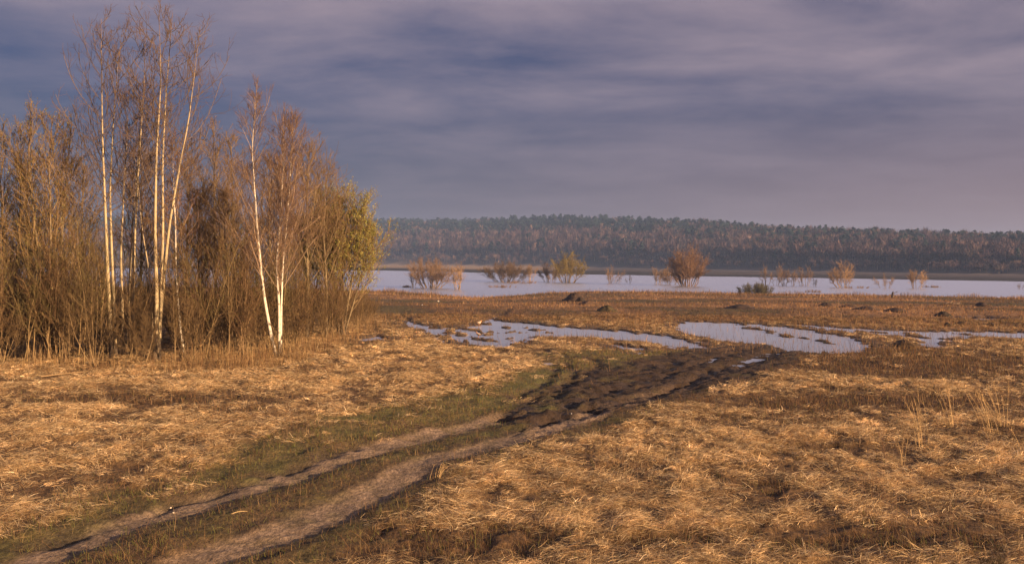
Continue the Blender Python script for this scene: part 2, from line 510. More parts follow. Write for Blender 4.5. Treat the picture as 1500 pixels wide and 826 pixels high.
def ground_colour(x, y, z, m):
    def mx(a, b, t):
        return a * (1 - t[..., None]) + b * t[..., None]
    c = mx(C['tan'], C['straw'], m['straw']) * np.ones(x.shape + (1,))
    c = mx(c, C['meadow'], m['meadow'] * .8)
    mv = meadow_var(x, y)
    c = c * (1 + m['meadow'] * mv)[..., None]
    c = mx(c, np.array((.10, .075, .028)), m['meadow'] * np.clip(-1.2 * mv - .1, 0, .8))
    c = mx(c, C['weed'], m['weed'] * .85)  # weed brown; also darkens the ground for the shadow bands
    gr = C['green'] * (1 + .3 * m['n2'])[..., None]
    gr = mx(gr, np.array((.15, .095, .045)), np.clip(.45 + 1.1 * m['n1'], 0, 1))
    c = mx(c, gr, m['green'] * .9)
    c = mx(c, mx(gr, C['weed'], np.clip(.5 + m['n2'], 0, 1)), m['track'] * .85)
    ppx, _ = project(np.stack([x, y, np.zeros(x.shape)], -1))
    dk = np.clip(.72 + .4 * sstep(840, 960, ppx) + 1.0 * m['n1'] + .4 * m['n2'], 0, 1)
    c = mx(c, C['mud'] * (1 + .5 * m['n2'])[..., None], m['mud'] * dk)
    fade = sstep(.86, .60, m['fr'])
    patch = np.clip(.9 + .8 * m['n2'], .35, 1)
    c = mx(c, C['dirt'], m['rutl'] * patch * .95)
    c = mx(c, mx(C['mud'] * 1.6, C['dirt'], fade), m['rutr'] * patch * .95)
    c = mx(c, np.array((.065, .042, .026)), m['edge'] * .8)  # dark rims along both ruts: shade and wet soil put into the colour
    c = mx(c, C['mud'] * .8, np.clip(m['mrut'] * 1.5, 0, 1) * np.clip(.9 + 1.0 * m['n1'], .35, 1))
    c = c * (1 + .35 * fbm(x * 5, y * 5, 3) * np.clip(m['track'] + m['mud'], 0, 1))[..., None]
    c = mx(c, np.array((.07, .05, .03)), m['bank'] * .85)
    c = mx(c, C['silt'], np.clip(m['pudnear'] ** 4 * 1.1, 0, 1) * .55)
    ns, fs, bs, u = shores(x, y)
    c = mx(c, C['silt'], sstep(ns * .99, ns * 1.02, y))
    # ploughed strips beyond the flood, with pale stubble lines
    fr = (y - fs) / (bs - fs)
    beyond = y > fs * .97
    q = (1 / fs - 1 / np.maximum(y, 1)) / (1 / fs - 1 / bs) + .03 * perlin(x * .01, y * .003)
    dark = C['field'] * .32
    far = dark * np.ones(x.shape + (1,))
    far = mx(far, np.array((.15, .105, .08)), sstep(.36, .39, q) * sstep(.45, .42, q) * sstep(-.3, .2, perlin(x * .02, y * .004) + .2))
    far = mx(far, np.array((.13, .09, .07)), sstep(.58, .60, q) * sstep(.66, .63, q))
    far = mx(far, np.array((.055, .038, .032)), sstep(.66, .70, q))
    far = mx(far, np.array((.12, .085, .06)), sstep(.86, .92, q) * .7)
    far = mx(far, C['reed'] * .95, sstep(.10, .02, u) * sstep(.42, .55, q) * .9)
    far = mx(far, C['wood'], sstep(.98, 1.02, fr))
    c = np.where(beyond[..., None], far, c)
    wet = np.clip(m['mud'] * .12 + m['mrut'] * .45 + .6 * m['pudnear'] ** 4, 0, 1) * sstep(-.3, .3, m['n2'] + .1)
    return np.concatenate([np.clip(c, 0, 1), wet[..., None]], -1)


rows = np.concatenate([np.linspace(-25, 9, 18), np.geomspace(9.4, 64, 560), np.geomspace(64.3, 210, 170), np.geomspace(212, 3600, 130)])
cs = np.linspace(-1, 1, 760)
halfw = np.where(rows < 9, 26, np.where(rows < 210, 15 + .66 * np.maximum(rows, 9), 15 + .66 * 210 + (rows - 210) * .95))
GX = halfw[:, None] * cs[None, :]
GY = np.repeat(rows[:, None], len(cs), 1)
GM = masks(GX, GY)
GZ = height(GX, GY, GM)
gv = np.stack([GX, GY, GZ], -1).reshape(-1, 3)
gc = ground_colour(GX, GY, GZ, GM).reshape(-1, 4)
nr_, nc_ = GX.shape
idx = np.arange(nr_ * nc_).reshape(nr_, nc_)
gf = np.stack([idx[:-1, :-1], idx[:-1, 1:], idx[1:, 1:], idx[1:, :-1]], -1).reshape(-1, 4)
tag(link('ground', mesh_np('ground', gv, [gf], M_ground, True, gc)), kind='structure')


def sheet(name, corners, mat):
    me = mesh_np(name, np.array(corners), [np.array([[0, 1, 2, 3]])], mat, False)
    return tag(link(name, me), kind='structure')


sheet('flood_water', [(-700, 100, WATER_Z), (700, 100, WATER_Z), (900, 1300, WATER_Z), (-900, 1300, WATER_Z)], M_water)
sheet('puddle_water', [(-14, 33, PUD_Z), (44, 33, PUD_Z), (52, 68, PUD_Z), (-16, 68, PUD_Z)], M_pud)
print('ground', time.time() - T0)


# ------------------------------------------------------------------ blades of grass
def blades(x, y, z, az, L, W, e0, bend, col, k=4, tip=.25):
    """curved tapered ribbons; az lay direction, e0 first elevation, bend loss of elevation per segment"""
    n = len(x)
    P = np.zeros((n, k, 3)); P[:, 0] = np.stack([x, y, z], -1)
    e = e0.copy()
    a = az.copy()
    for i in range(1, k):
        st = (L / (k - 1))
        P[:, i] = P[:, i - 1] + np.stack([np.cos(a) * np.cos(e), np.sin(a) * np.cos(e), np.sin(e)], -1) * st[:, None]
        e = e - bend
        a = a + .18 * rng.standard_normal(n)
    tw = rng.uniform(-.9, .9, n)
    side = np.stack([-np.sin(az) * np.cos(tw), np.cos(az) * np.cos(tw), np.sin(tw)], -1)
    w = np.linspace(1, tip, k)[None, :, None] * W[:, None, None] * .5
    A = P - side[:, None] * w; B = P + side[:, None] * w
    V = np.stack([A, B], 2).reshape(n, k * 2, 3)
    base = (np.arange(n) * k * 2)[:, None, None]
    q = np.array([[2 * i, 2 * i + 1, 2 * i + 3, 2 * i + 2] for i in range(k - 1)])
    Fc = (base + q[None]).reshape(-1, 4)
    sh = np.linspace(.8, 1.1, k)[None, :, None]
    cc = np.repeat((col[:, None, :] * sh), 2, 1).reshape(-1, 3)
    return V.reshape(-1, 3), Fc, cc


def join(parts):
    V, Fq, Cc, off = [], [], [], 0
    for v, f, c in parts:
        V.append(v); Fq.append(f + off); Cc.append(c); off += len(v)
    return np.concatenate(V), np.concatenate(Fq), np.concatenate(Cc)


def scatter_view(n, y0, y1, margin=1.06, pw=1.0):
    """points on the ground ahead, about even per square metre times distance^-pw"""
    u = rng.random(n)
    if pw == 2.0:
        y = y0 * (y1 / y0) ** u
    else:
        e = 2.0 - pw
        y = (y0 ** e + u * (y1 ** e - y0 ** e)) ** (1 / e)
    x = rng.uniform(-1, 1, n) * (y * .577 * margin + 1.0)
    return x, y


def pick(x, y, p, m):
    k = rng.random(len(x)) < p
    return x[k], y[k], {a: b[k] for a, b in m.items()}


def colour_mix(n, cols, wts, var=.25):
    c = np.array(cols)[rng.choice(len(cols), n, p=np.array(wts) / np.sum(wts))]
    return c * np.exp(var * rng.standard_normal((n, 1)))


PALE = [(.73, .53, .285), (.60, .41, .20), (.44, .27, .13), (.84, .67, .42), (.18, .105, .055)]
BROWN = [(.16, .085, .04), (.23, .13, .06), (.10, .055, .03), (.34, .22, .11), (.14, .115, .04)]
GREENS = [(.15, .155, .04), (.19, .18, .05), (.24, .165, .07), (.12, .115, .035)]
RUST = [(.23, .125, .055), (.175, .09, .04), (.35, .215, .10), (.11, .06, .03), (.16, .12, .045)]

parts = []
# matted straw: tufts of blades lying over
nt_ = 20000
x, y = scatter_view(nt_ * 3, 10.5, 66, pw=1.15)
m = masks(x, y)
open_ = (1 - m['track']) * (1 - m['mud']) * (1 - .93 * m['green']) * (m['pud'] < .02)
x, y, m = pick(x, y, open_ * (1 - .93 * m['weed']) * (.08 + .92 * m['straw']) * (1 - .55 * m['meadow']) * (1 - .7 * m['pudnear']), m)
nb = 54
lay = 1.5 * fbm(x * .22 + 3, y * .22, 2) + .1 + np.pi * (rng.random(len(x)) < .4) + 5.0 * (rng.random(len(x)) < .15) * rng.random(len(x))
tx = np.repeat(x, nb); ty = np.repeat(y, nb); tl = np.repeat(lay, nb)
tsz = np.clip(1 + 1.1 * fbm(x * .35 + 50, y * .35, 3) + .25 * rng.standard_normal(len(x)), .45, 1.35)
rad = np.repeat(.24 * tsz, nb) * np.sqrt(rng.random(len(tx))); th = rng.uniform(0, 6.283, len(tx))
tx = tx + rad * np.cos(th); ty = ty + rad * np.sin(th)
mm = masks(tx, ty); tz = height(tx, ty, mm)
dist = np.hypot(tx, ty)
n = len(tx)
az = tl + .8 * rng.standard_normal(n)
L = rng.uniform(.08, .22, n) * np.repeat(tsz, nb)
W = np.maximum(.0031, dist * .00033) * rng.uniform(.7, 1.4, n)
tuftc = np.repeat(np.exp(.33 * rng.standard_normal((len(x), 1))), nb, 0)
cc = colour_mix(n, PALE, [4, 3, 2, 2, 1], .16) * tuftc
mead = np.repeat(m['meadow'], nb)[:, None]
cc = cc * (1 - .75 * mead) + colour_mix(n, RUST, [3, 2, 2, 1, 1]) * .75 * mead
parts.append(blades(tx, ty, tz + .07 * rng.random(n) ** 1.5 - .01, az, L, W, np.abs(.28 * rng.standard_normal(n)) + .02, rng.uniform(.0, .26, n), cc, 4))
print('straw blades', n, time.time() - T0)
# short brown weeds, standing
x, y = scatter_view(340000, 10.5, 66, pw=1.2)
m = masks(x, y)
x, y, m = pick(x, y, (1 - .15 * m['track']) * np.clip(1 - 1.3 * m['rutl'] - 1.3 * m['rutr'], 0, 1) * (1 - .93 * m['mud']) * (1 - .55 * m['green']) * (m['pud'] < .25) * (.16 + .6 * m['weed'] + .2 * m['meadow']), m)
n = len(x); dist = np.hypot(x, y)
tall = rng.random(n) < .05
L = rng.uniform(.06, .24, n) * (1 + 1.2 * tall)
cc = colour_mix(n, BROWN, [3, 3, 2, 2, 1.2], .2)
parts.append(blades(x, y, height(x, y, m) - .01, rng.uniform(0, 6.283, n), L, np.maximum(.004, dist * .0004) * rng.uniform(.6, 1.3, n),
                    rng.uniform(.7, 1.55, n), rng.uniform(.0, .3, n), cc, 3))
print('weeds', n)
# meadow out to the flood: clumped rusty grass
x, y = scatter_view(150000, 44, 235, 1.1, 1.5)
m = masks(x, y)
ns, fs, bs, u = shores(x, y)
dens = sstep(44, 62, y) * (m['pud'] < .15) * (y < ns * 1.01) * (.35 + .5 * np.clip(.5 + 1.2 * m['n3'] + .6 * m['n1'], 0, 1)) * (1 - .7 * m['green'])
x, y, m = pick(x, y, dens, m)
n = len(x); dist = np.hypot(x, y)
ns = shores(x, y)[0]
shore_band = sstep(.72, .92, y / ns)
L = rng.uniform(.10, .28, n) * (1 + 1.0 * shore_band)
mv = meadow_var(x, y)
cc = colour_mix(n, RUST, [3, 3, 2, 2, 1], .2) * (1 + .8 * mv)[:, None]
gk = np.clip(-1.4 * mv - .15, 0, .85)[:, None]
cc = cc * (1 - gk) + np.array((.085, .075, .030)) * gk
L = L * (1 + .6 * mv)
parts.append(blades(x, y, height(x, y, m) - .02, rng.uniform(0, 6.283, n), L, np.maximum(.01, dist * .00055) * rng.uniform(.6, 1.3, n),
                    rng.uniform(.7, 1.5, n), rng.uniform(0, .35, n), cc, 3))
print('meadow', n)
V_, F_, C_ = join(parts)
tag(link('dry_grass', mesh_np('dry_grass', V_, [F_], M_straw, True, C_)), 'matted straw coloured dead grass covering the open meadow', 'grass', kind='stuff')
# short green grass along the track and mud
x, y = scatter_view(480000, 10.5, 66, pw=1.2)
m = masks(x, y)
bare = np.clip(m['rutl'] * 1.4 + m['rutr'] * 1.4 + m['mrut'] * 1.2 + m['mud'] * .95, 0, 1)
x, y, m = pick(x, y, (1 - bare) * (m['pud'] < .1) * np.clip(.85 * m['green'] + .30 * m['track'] + .08 + .45 * m['weed'] * sstep(18, 13, y), 0, 1) * np.clip(.55 + 1.4 * m['n1'] + .6 * m['n2'], .05, 1), m)
n = len(x); dist = np.hypot(x, y)
cc = colour_mix(n, GREENS + [(.24, .14, .06)], [3, 2, 2, 2, 1.6], .2)
v = blades(x, y, height(x, y, m) - .01, rng.uniform(0, 6.283, n), rng.uniform(.05, .15, n), np.maximum(.006, dist * .0004) * rng.uniform(.7, 1.4, n),
           rng.uniform(.5, 1.5, n), rng.uniform(.1, .5, n), cc, 3)
tag(link('green_grass', mesh_np('green_grass', v[0], [v[1]], M_straw, True, v[2])), 'short green grass beside the muddy track', 'grass', kind='stuff')
# reeds: standing dry stems along the thicket edge, puddles and shore
parts = []
px = rng.uniform(-20, 560, 10000)
edge = np.interp(px, [-20, 100, 200, 300, 380, 440, 500, 560], [545, 545, 548, 550, 545, 535, 510, 478])
py = edge - np.abs(rng.standard_normal(len(px))) * np.interp(px, [0, 200, 300, 560], [8, 9, 18, 16])
dens = np.interp(px, [-20, 200, 300, 420, 560], [.18, .25, .75, .9, .8])
k = rng.random(len(px)) < dens
px, py = px[k], np.maximum(py[k], 462)
P = on_plane(px, py, np.zeros(len(px)))
x, y = P[:, 0], P[:, 1]; z = height(x, y)
n = len(x); clump = np.clip(.6 + .9 * perlin(x * .8, y * .8), .25, 1.2)
cc = colour_mix(n, [(.36, .23, .10), (.26, .155, .07), (.18, .10, .05), (.48, .34, .17)], [3, 3, 3, 1], .2)
parts.append(blades(x, y, z - .03, rng.uniform(0, 6.283, n), rng.uniform(.35, 1.1, n) * clump * np.interp(px, [0, 200, 330], [.75, .7, 1]), .011 * rng.uniform(.6, 1.4, n), rng.uniform(1.05, 1.57, n), rng.uniform(-.12, .22, n), cc, 4, .4))
# shore fringe
px = rng.uniform(560, 1540, 9000)
U = np.interp(px, [-400, 570, 1500, 1900], [0, 0, 0, 0])
sp = np.interp(px, [560, 640, 700, 745, 800, 860, 930, 1000, 1100, 1200, 1300, 1400, 1540], [428, 432.5, 437.5, 434.5, 430, 428, 428.5, 429, 431, 432.5, 434, 436, 438])
keep = rng.random(len(px)) < np.where((px > 640) & (px < 800), .25, 1)
px, sp = px[keep], sp[keep]
P = on_plane(px, sp + np.abs(rng.standard_normal(len(px))) * 2.0, np.full(len(px), WATER_Z))
x, y = P[:, 0], P[:, 1]; z = np.maximum(height(x, y), WATER_Z)
n = len(x)
cc = colour_mix(n, RUST + [(.40, .25, .12)], [2, 3, 2, 2, 1, 1], .2)
parts.append(blades(x, y, z - .05, rng.uniform(0, 6.283, n), rng.uniform(.3, .95, n) * np.clip(.7 + perlin(x * .15, y * .15), .3, 1.4), .06 * rng.uniform(.5, 1.2, n), rng.uniform(1.1, 1.57, n), rng.uniform(0, .2, n), cc, 3, .4))
# sparse stems standing in the puddles and on the right-hand meadow
x, y = scatter_view(30000, 30, 62, pw=1.2)
m = masks(x, y)
x, y, m = pick(x, y, (m['pud'] > .4) * .045 + (m['pudnear'] > .2) * (m['pud'] < .3) * .5 + sstep(10, 16, x) * (y > 34) * .28, m)
n = len(x)
z = np.maximum(height(x, y, m), PUD_Z)
cc = colour_mix(n, RUST + [(.30, .17, .08)], [2, 3, 2, 2, 1, 2], .2)
parts.append(blades(x, y, z - .03, rng.uniform(0, 6.283, n), rng.uniform(.15, .55, n), .017 * rng.uniform(.5, 1.2, n), rng.uniform(1.1, 1.57, n), rng.uniform(0, .2, n), cc, 3, .4))
V_, F_, C_ = join(parts)
tag(link('reeds', mesh_np('reeds', V_, [F_], M_straw, True, C_)), 'standing dry stems fringing the thicket, puddles and shore', 'reeds', kind='stuff')
print('reeds', time.time() - T0)


# ------------------------------------------------------------------ trees
def tubes(P, R, s):
    """P (B,k,3), R (B,k) -> verts, quads for B tubes of s sides"""
    B, k, _ = P.shape
    Tn = np.gradient(P, axis=1)
    Tn /= np.linalg.norm(Tn, axis=-1, keepdims=True) + 1e-9
    ref = np.where(np.abs(Tn[:, :1, 2:3]) > .9, np.array([1., 0, 0]), np.array([0, 0, 1.]))
    ref = np.repeat(ref, k, 1)
    X = np.cross(Tn, ref); X /= np.linalg.norm(X, axis=-1, keepdims=True) + 1e-9
    Y = np.cross(Tn, X)
    a = np.arange(s) * 2 * np.pi / s
    V = P[:, :, None] + R[:, :, None, None] * (X[:, :, None] * np.cos(a)[None, None, :, None] + Y[:, :, None] * np.sin(a)[None, None, :, None])
    base = (np.arange(B) * k * s)[:, None, None]
    i = np.arange(k - 1)[:, None]; j = np.arange(s)[None]
    q = np.stack([i * s + j, i * s + (j + 1) % s, (i + 1) * s + (j + 1) % s, (i + 1) * s + j], -1).reshape(-1, 4)
    return V.reshape(-1, 3), (base + q[None]).reshape(-1, 4)


def resample(path, k):
    path = np.asarray(path, float)
    d = np.concatenate([[0], np.cumsum(np.linalg.norm(np.diff(path, axis=0), axis=1))])
    t = np.linspace(0, d[-1], k)
    q = np.stack([np.interp(t, d, path[:, i]) for i in range(3)], -1)
    for _ in range(2):
        q[1:-1] = .25 * q[:-2] + .5 * q[1:-1] + .25 * q[2:]
    return q


def grow(P, R, n, t0, t1, ang, length, k, rr, up, wob, r, rmin, tip=.45, az0=None, tpow=1.0):
    """n children on each of the B parents. length(t, parent_length) -> metres"""
    B, kp, _ = P.shape
    t = (np.arange(n)[None] + r.random((B, n))) / n
    t = t0 + (t1 - t0) * t ** tpow
    f = t * (kp - 1); i = np.minimum(f.astype(int), kp - 2); w = (f - i)[..., None]
    b = np.arange(B)[:, None]
    p = P[b, i] * (1 - w) + P[b, i + 1] * w
    rad = R[b, i] * (1 - w[..., 0]) + R[b, i + 1] * w[..., 0]
    tn = P[b, i + 1] - P[b, i]; tn /= np.linalg.norm(tn, axis=-1, keepdims=True) + 1e-9
    az = (np.arange(n)[None] * 2.4 + r.uniform(0, 6.283, (B, 1)) + .6 * r.standard_normal((B, n)))
    ref = np.where(np.abs(tn[..., 2:3]) > .9, np.array([1., 0, 0]), np.array([0, 0, 1.]))
    X = np.cross(tn, ref); X /= np.linalg.norm(X, axis=-1, keepdims=True) + 1e-9
    Yv = np.cross(tn, X)
    an = ang * (1 + .25 * r.standard_normal((B, n)))[..., None]
    d = tn * np.cos(an) + (X * np.cos(az)[..., None] + Yv * np.sin(az)[..., None]) * np.sin(an)
    pl = np.linalg.norm(np.diff(P, axis=1), axis=-1).sum(1)[:, None]
    L = length(t, pl) * (1 + .28 * r.standard_normal((B, n))).clip(.35, 1.9)
    p = p.reshape(-1, 3); d = d.reshape(-1, 3); L = L.reshape(-1); rad = rad.reshape(-1)
    Q = np.zeros((len(p), k, 3)); Q[:, 0] = p
    for j in range(1, k):
        d = d + np.array([0, 0, up]) + wob * r.standard_normal(d.shape)
        d /= np.linalg.norm(d, axis=-1, keepdims=True)
        Q[:, j] = Q[:, j - 1] + d * (L / (k - 1))[:, None]
    r0 = np.maximum(rad * rr, rmin)
    Rr = np.maximum(r0[:, None] * np.linspace(1, tip, k)[None], rmin * .75)
    return Q, Rr


def tube_set(levels, cols, sides, r):
    V, Fc, Cc, off = [], [], [], 0
    for (P, R), c, s in zip(levels, cols, sides):
        v, f = tubes(P, R, s)
        V.append(v); Fc.append(f + off); off += len(v)
        cb = np.asarray(c, float)
        if cb.ndim == 1:
            cb = cb[None] * np.exp(.18 * r.standard_normal((len(P), 1)))
        Cc.append(np.repeat(cb, P.shape[1] * s, 0))
    return np.concatenate(V), np.concatenate(Fc), np.concatenate(Cc)


def leaves_on(P, count, size, cols, r, spread=.06):
    B, k, _ = P.shape
    b = r.integers(0, B, count); f = (.25 + .75 * r.random(count)) * (k - 1); i = np.minimum(f.astype(int), k - 2); w = (f - i)[:, None]
    c = P[b, i] * (1 - w) + P[b, i + 1] * w + spread * r.standard_normal((count, 3))
    a = r.standard_normal((count, 3)); a /= np.linalg.norm(a, axis=1, keepdims=True)
    bb = np.cross(a, r.standard_normal((count, 3))); bb /= np.linalg.norm(bb, axis=1, keepdims=True)
    s = size * r.uniform(.6, 1.3, (count, 1))
    V = np.stack([c - a * s, c + bb * s * .55, c + a * s, c - bb * s * .55], 1).reshape(-1, 3)
    Fc = np.arange(count * 4).reshape(-1, 4)
    col = np.array(cols)[r.integers(0, len(cols), count)] * np.exp(.2 * r.standard_normal((count, 1)))
    return V, Fc, np.repeat(col, 4, 0)


def trunk_mesh(name, path, r0, mat, tip, old, sides=9, k=34):
    P = resample(path, k)
    h = np.linspace(0, 1, k)
    R = r0 * (1 - (1 - tip) * h ** .9) * (1 + .35 * np.exp(-h / .025))
    v, f = tubes(P[None], R[None], sides)
    age = np.clip((old - h) / max(old, 1e-3), 0, 1)
    c = np.repeat(np.stack([age, h, h * 0], -1), sides, 0)
    return mesh_np(name, v, [f], mat, True, c), P, R


def px_path(pts, Y, lean=0.0):
    a = np.array(pts, float)
    n = len(a)
    dep = Y + lean * np.linspace(0, 1, n) ** 1.5
    P = np.array([at_depth(a[i, 0], a[i, 1], dep[i]) for i in range(n)])
    g = height(P[:1, 0], P[:1, 1])[0]
    P[0, 2] = g - .12
    return P


SPEC = {
    # L1: n,t0,t1,ang,len-scale,up ; L2: n ; L3: n
    'aspen': dict(n1=24, t0=.42, t1=.985, a1=1.05, l1=3.0, l1b=.5, up1=.17, n2=6, a2=.8, l2=.36, up2=.17, n3=3, l3=.42, rm=(.014, .0092, .0062),
                  cols=[(.12, .085, .06), (.115, .078, .056), (.13, .08, .06)], mat=M_aspen, old=.27, tip=.07),
    'birch': dict(n1=48, t0=.26, t1=.96, a1=.6, l1=2.3, l1b=.3, up1=.06, n2=7, a2=.55, l2=.42, up2=.05, n3=5, l3=.5, rm=(.012, .007, .005),
                  cols=[(.25, .17, .11), (.17, .11, .07), (.15, .088, .058)], mat=M_birch, old=.22, tip=.07),
    'slimbirch': dict(n1=26, t0=.4, t1=.98, a1=.6, l1=1.4, l1b=.3, up1=.06, n2=6, a2=.6, l2=.45, up2=.05, n3=4, l3=.5, rm=(.010, .007, .005),
                      cols=[(.26, .18, .11), (.19, .11, .07), (.17, .085, .055)], mat=M_birch, old=.18, tip=.18),
    'back': dict(n1=36, t0=.28, t1=.985, a1=.62, l1=3.0, l1b=.5, up1=.07, n2=8, a2=.6, l2=.42, up2=.06, n3=4, l3=.45, rm=(.014, .010, .0075),
                 cols=[(.20, .145, .08), (.18, .12, .06), (.17, .105, .055)], mat=M_brown, old=.3, tip=.14),
    'willow': dict(n1=26, t0=.22, t1=.98, a1=.5, l1=1.9, l1b=.5, up1=.12, n2=8, a2=.55, l2=.42, up2=.1, n3=4, l3=.45, rm=(.013, .009, .007),
                   cols=[(.22, .15, .075), (.21, .135, .06), (.20, .125, .05)], mat=M_brown, old=.3, tip=.2),
}


def make_tree(name, label, cat, paths, r0, sp, seed, group=None, leaf=None, scale=1.0, n1=None):
    r = np.random.default_rng(seed)
    S = SPEC[sp]
    root = link(name, None)
    base = paths[0][0].copy(); base[2] += .12
    root.location = base
    tag(root, label, cat, group)
    lv = [[], [], []]
    for q, path in enumerate(paths):
        me, P, R = trunk_mesh('trunk', path - base, r0 * (1 if q == 0 else .85), S['mat'], S['tip'], S['old'])
        link('trunk', me, root)
        P = P[None]; R = R[None]
        nn = n1 or S['n1']
        p1 = grow(P, R, nn, S['t0'], S['t1'], S['a1'], lambda t, pl: scale * (S['l1'] * np.clip((1 - t) / (1 - S['t0']), 0, 1) ** .75 + S['l1b']), 9, .36, S['up1'], .07, r, S['rm'][0], .35)
        p2 = grow(*p1, S['n2'], .18, .98, S['a2'], lambda t, pl: S['l2'] * pl * (1.15 - .6 * t) + .12, 6, .6, S['up2'], .09, r, S['rm'][1], .5)
        p3 = grow(*p2, S['n3'], .15, .98, S['a2'], lambda t, pl: S['l3'] * pl * (1.1 - .5 * t) + .08, 4, .7, S['up2'], .10, r, S['rm'][2], .6)
        for a, b in zip(lv, (p1, p2, p3)):
            a.append(b)
    L = [(np.concatenate([a[0] for a in l]), np.concatenate([a[1] for a in l])) for l in lv]
    v, f, c = tube_set(L, S['cols'], (5, 3, 3), r)
    link('crown', mesh_np('crown', v, [f], M_twig, True, c), root)
    if leaf:
        cnt, size, cols = leaf
        v, f, c = leaves_on(L[2][0], cnt, size, cols, r)
        link('leaves', mesh_np('leaves', v, [f], M_leaf, False, c), root)
    return root


ASP = 'tall pale aspens rising from the thicket'
make_tree('aspen_tree', 'tall bare aspen with straight pale trunk, next to the greenish budding willows', 'tree', [px_path([(163, 541), (162, 480), (158, 400), (154, 300), (150, 200), (149, 110), (148, 28)], 35.0, .4)], .082, 'aspen', 1, ASP)
make_tree('aspen_tree', 'bare aspen close beside the first tall aspen, trunk bending outward near its top', 'tree', [px_path([(170, 539), (167, 450), (163, 350), (161, 280), (166, 180), (172, 100), (179, 45)], 35.8, .2)], .072, 'aspen', 2, ASP)
make_tree('aspen_tree', 'short slender aspen alone in the gap between the two aspen clusters', 'tree', [px_path([(181, 538), (179, 440), (177, 370), (182, 270), (187, 190), (188, 130)], 36.0, .2)], .062, 'aspen', 3, ASP, scale=.75)
make_tree('aspen_tree', 'slender aspen with reddish upper trunk leaning towards the three-stemmed aspen cluster', 'tree', [px_path([(196, 537), (194, 450), (198, 340), (204, 230), (211, 130), (213, 52)], 36, -.2)], .07, 'aspen', 4, ASP, scale=.85)
make_tree('aspen_tree', 'thinnest aspen trunk, tucked close against the reddish topped aspen', 'tree', [px_path([(190, 537), (188, 450), (193, 350), (199, 270), (205, 190), (206, 120)], 36.8, .2)], .056, 'aspen', 5, ASP, scale=.7)
make_tree('aspen_tree', 'tallest aspen group, three pale trunks spreading from one blackened foot', 'tree', [
    px_path([(227, 538), (230, 440), (227, 340), (229, 230), (236, 120), (233, 24)], 34.8, .2),
    px_path([(232, 538), (236, 440), (239, 340), (238, 240), (243, 140), (253, 18)], 35.0, .5),
    px_path([(229, 537), (239, 420), (248, 330), (262, 250), (276, 180), (286, 100), (293, 38)], 35.1, -.3)], .09, 'aspen', 6, ASP)
make_tree('aspen_tree', 'thin aspen stem leaning away from the foot of the three-trunked aspen', 'tree', [px_path([(226, 535), (219, 400), (208, 335), (203, 275), (199, 220)], 35.6, .3)], .045, 'aspen', 7, ASP, scale=.5)
make_tree('birch_tree', 'thin crooked white birch half hidden among brown saplings beside the three-trunked aspen', 'tree', [px_path([(272, 532), (263, 475), (258, 400), (257, 330), (254, 265), (252, 200)], 36.2, .2)], .052, 'slimbirch', 8)
make_tree('birch_tree', 'slim white birch trunk showing between the greenish budding willows', 'tree', [px_path([(97, 535), (93, 450), (91, 370), (90, 300), (91, 250), (94, 200)], 38, .2)], .06, 'slimbirch', 9)
make_tree('birch_tree', 'white birch with single trunk leaning outward from its foot', 'tree', [px_path([(405, 530), (397, 492), (386, 430), (378, 350), (373, 280), (369, 220), (373, 165), (377, 124)], 36.3, .3)], .078, 'birch', 10)
make_tree('birch_tree', 'white birch with two bright trunks side by side', 'tree', [
    px_path([(409, 532), (409, 450), (405, 385), (411, 320), (415, 240), (415, 170)], 36.5, .2),
    px_path([(411, 532), (412, 450), (414, 390), (420, 330), (425, 260), (429, 190), (430, 168)], 36.7, .4)], .066, 'birch', 12)
BUD = [(.22, .22, .06), (.20, .17, .05), (.26, .24, .07)]
make_tree('willow_tree', 'multi-stemmed willow with greenish buds standing beside the first tall aspen', 'tree', [
    px_path([(80, 538), (76, 430), (74, 330), (72, 250), (76, 180)], 36), px_path([(84, 538), (89, 420), (92, 330), (98, 250), (104, 190)], 36.4, .5),
    px_path([(77, 538), (62, 420), (50, 320), (42, 240), (45, 170)], 36.2, -.5)], .07, 'willow', 13, leaf=(2600, .03, BUD))
make_tree('willow_tree', 'greenish budding willow at the outer end of the thicket, cut by the frame', 'tree', [
    px_path([(10, 538), (8, 430), (4, 320), (-2, 240), (-4, 200)], 37), px_path([(14, 538), (22, 430), (28, 330), (32, 250), (30, 190)], 37.4, .4),
    px_path([(8, 538), (-10, 420), (-22, 330), (-30, 230)], 37.1, -.4)], .07, 'willow', 14, leaf=(2000, .03, BUD))
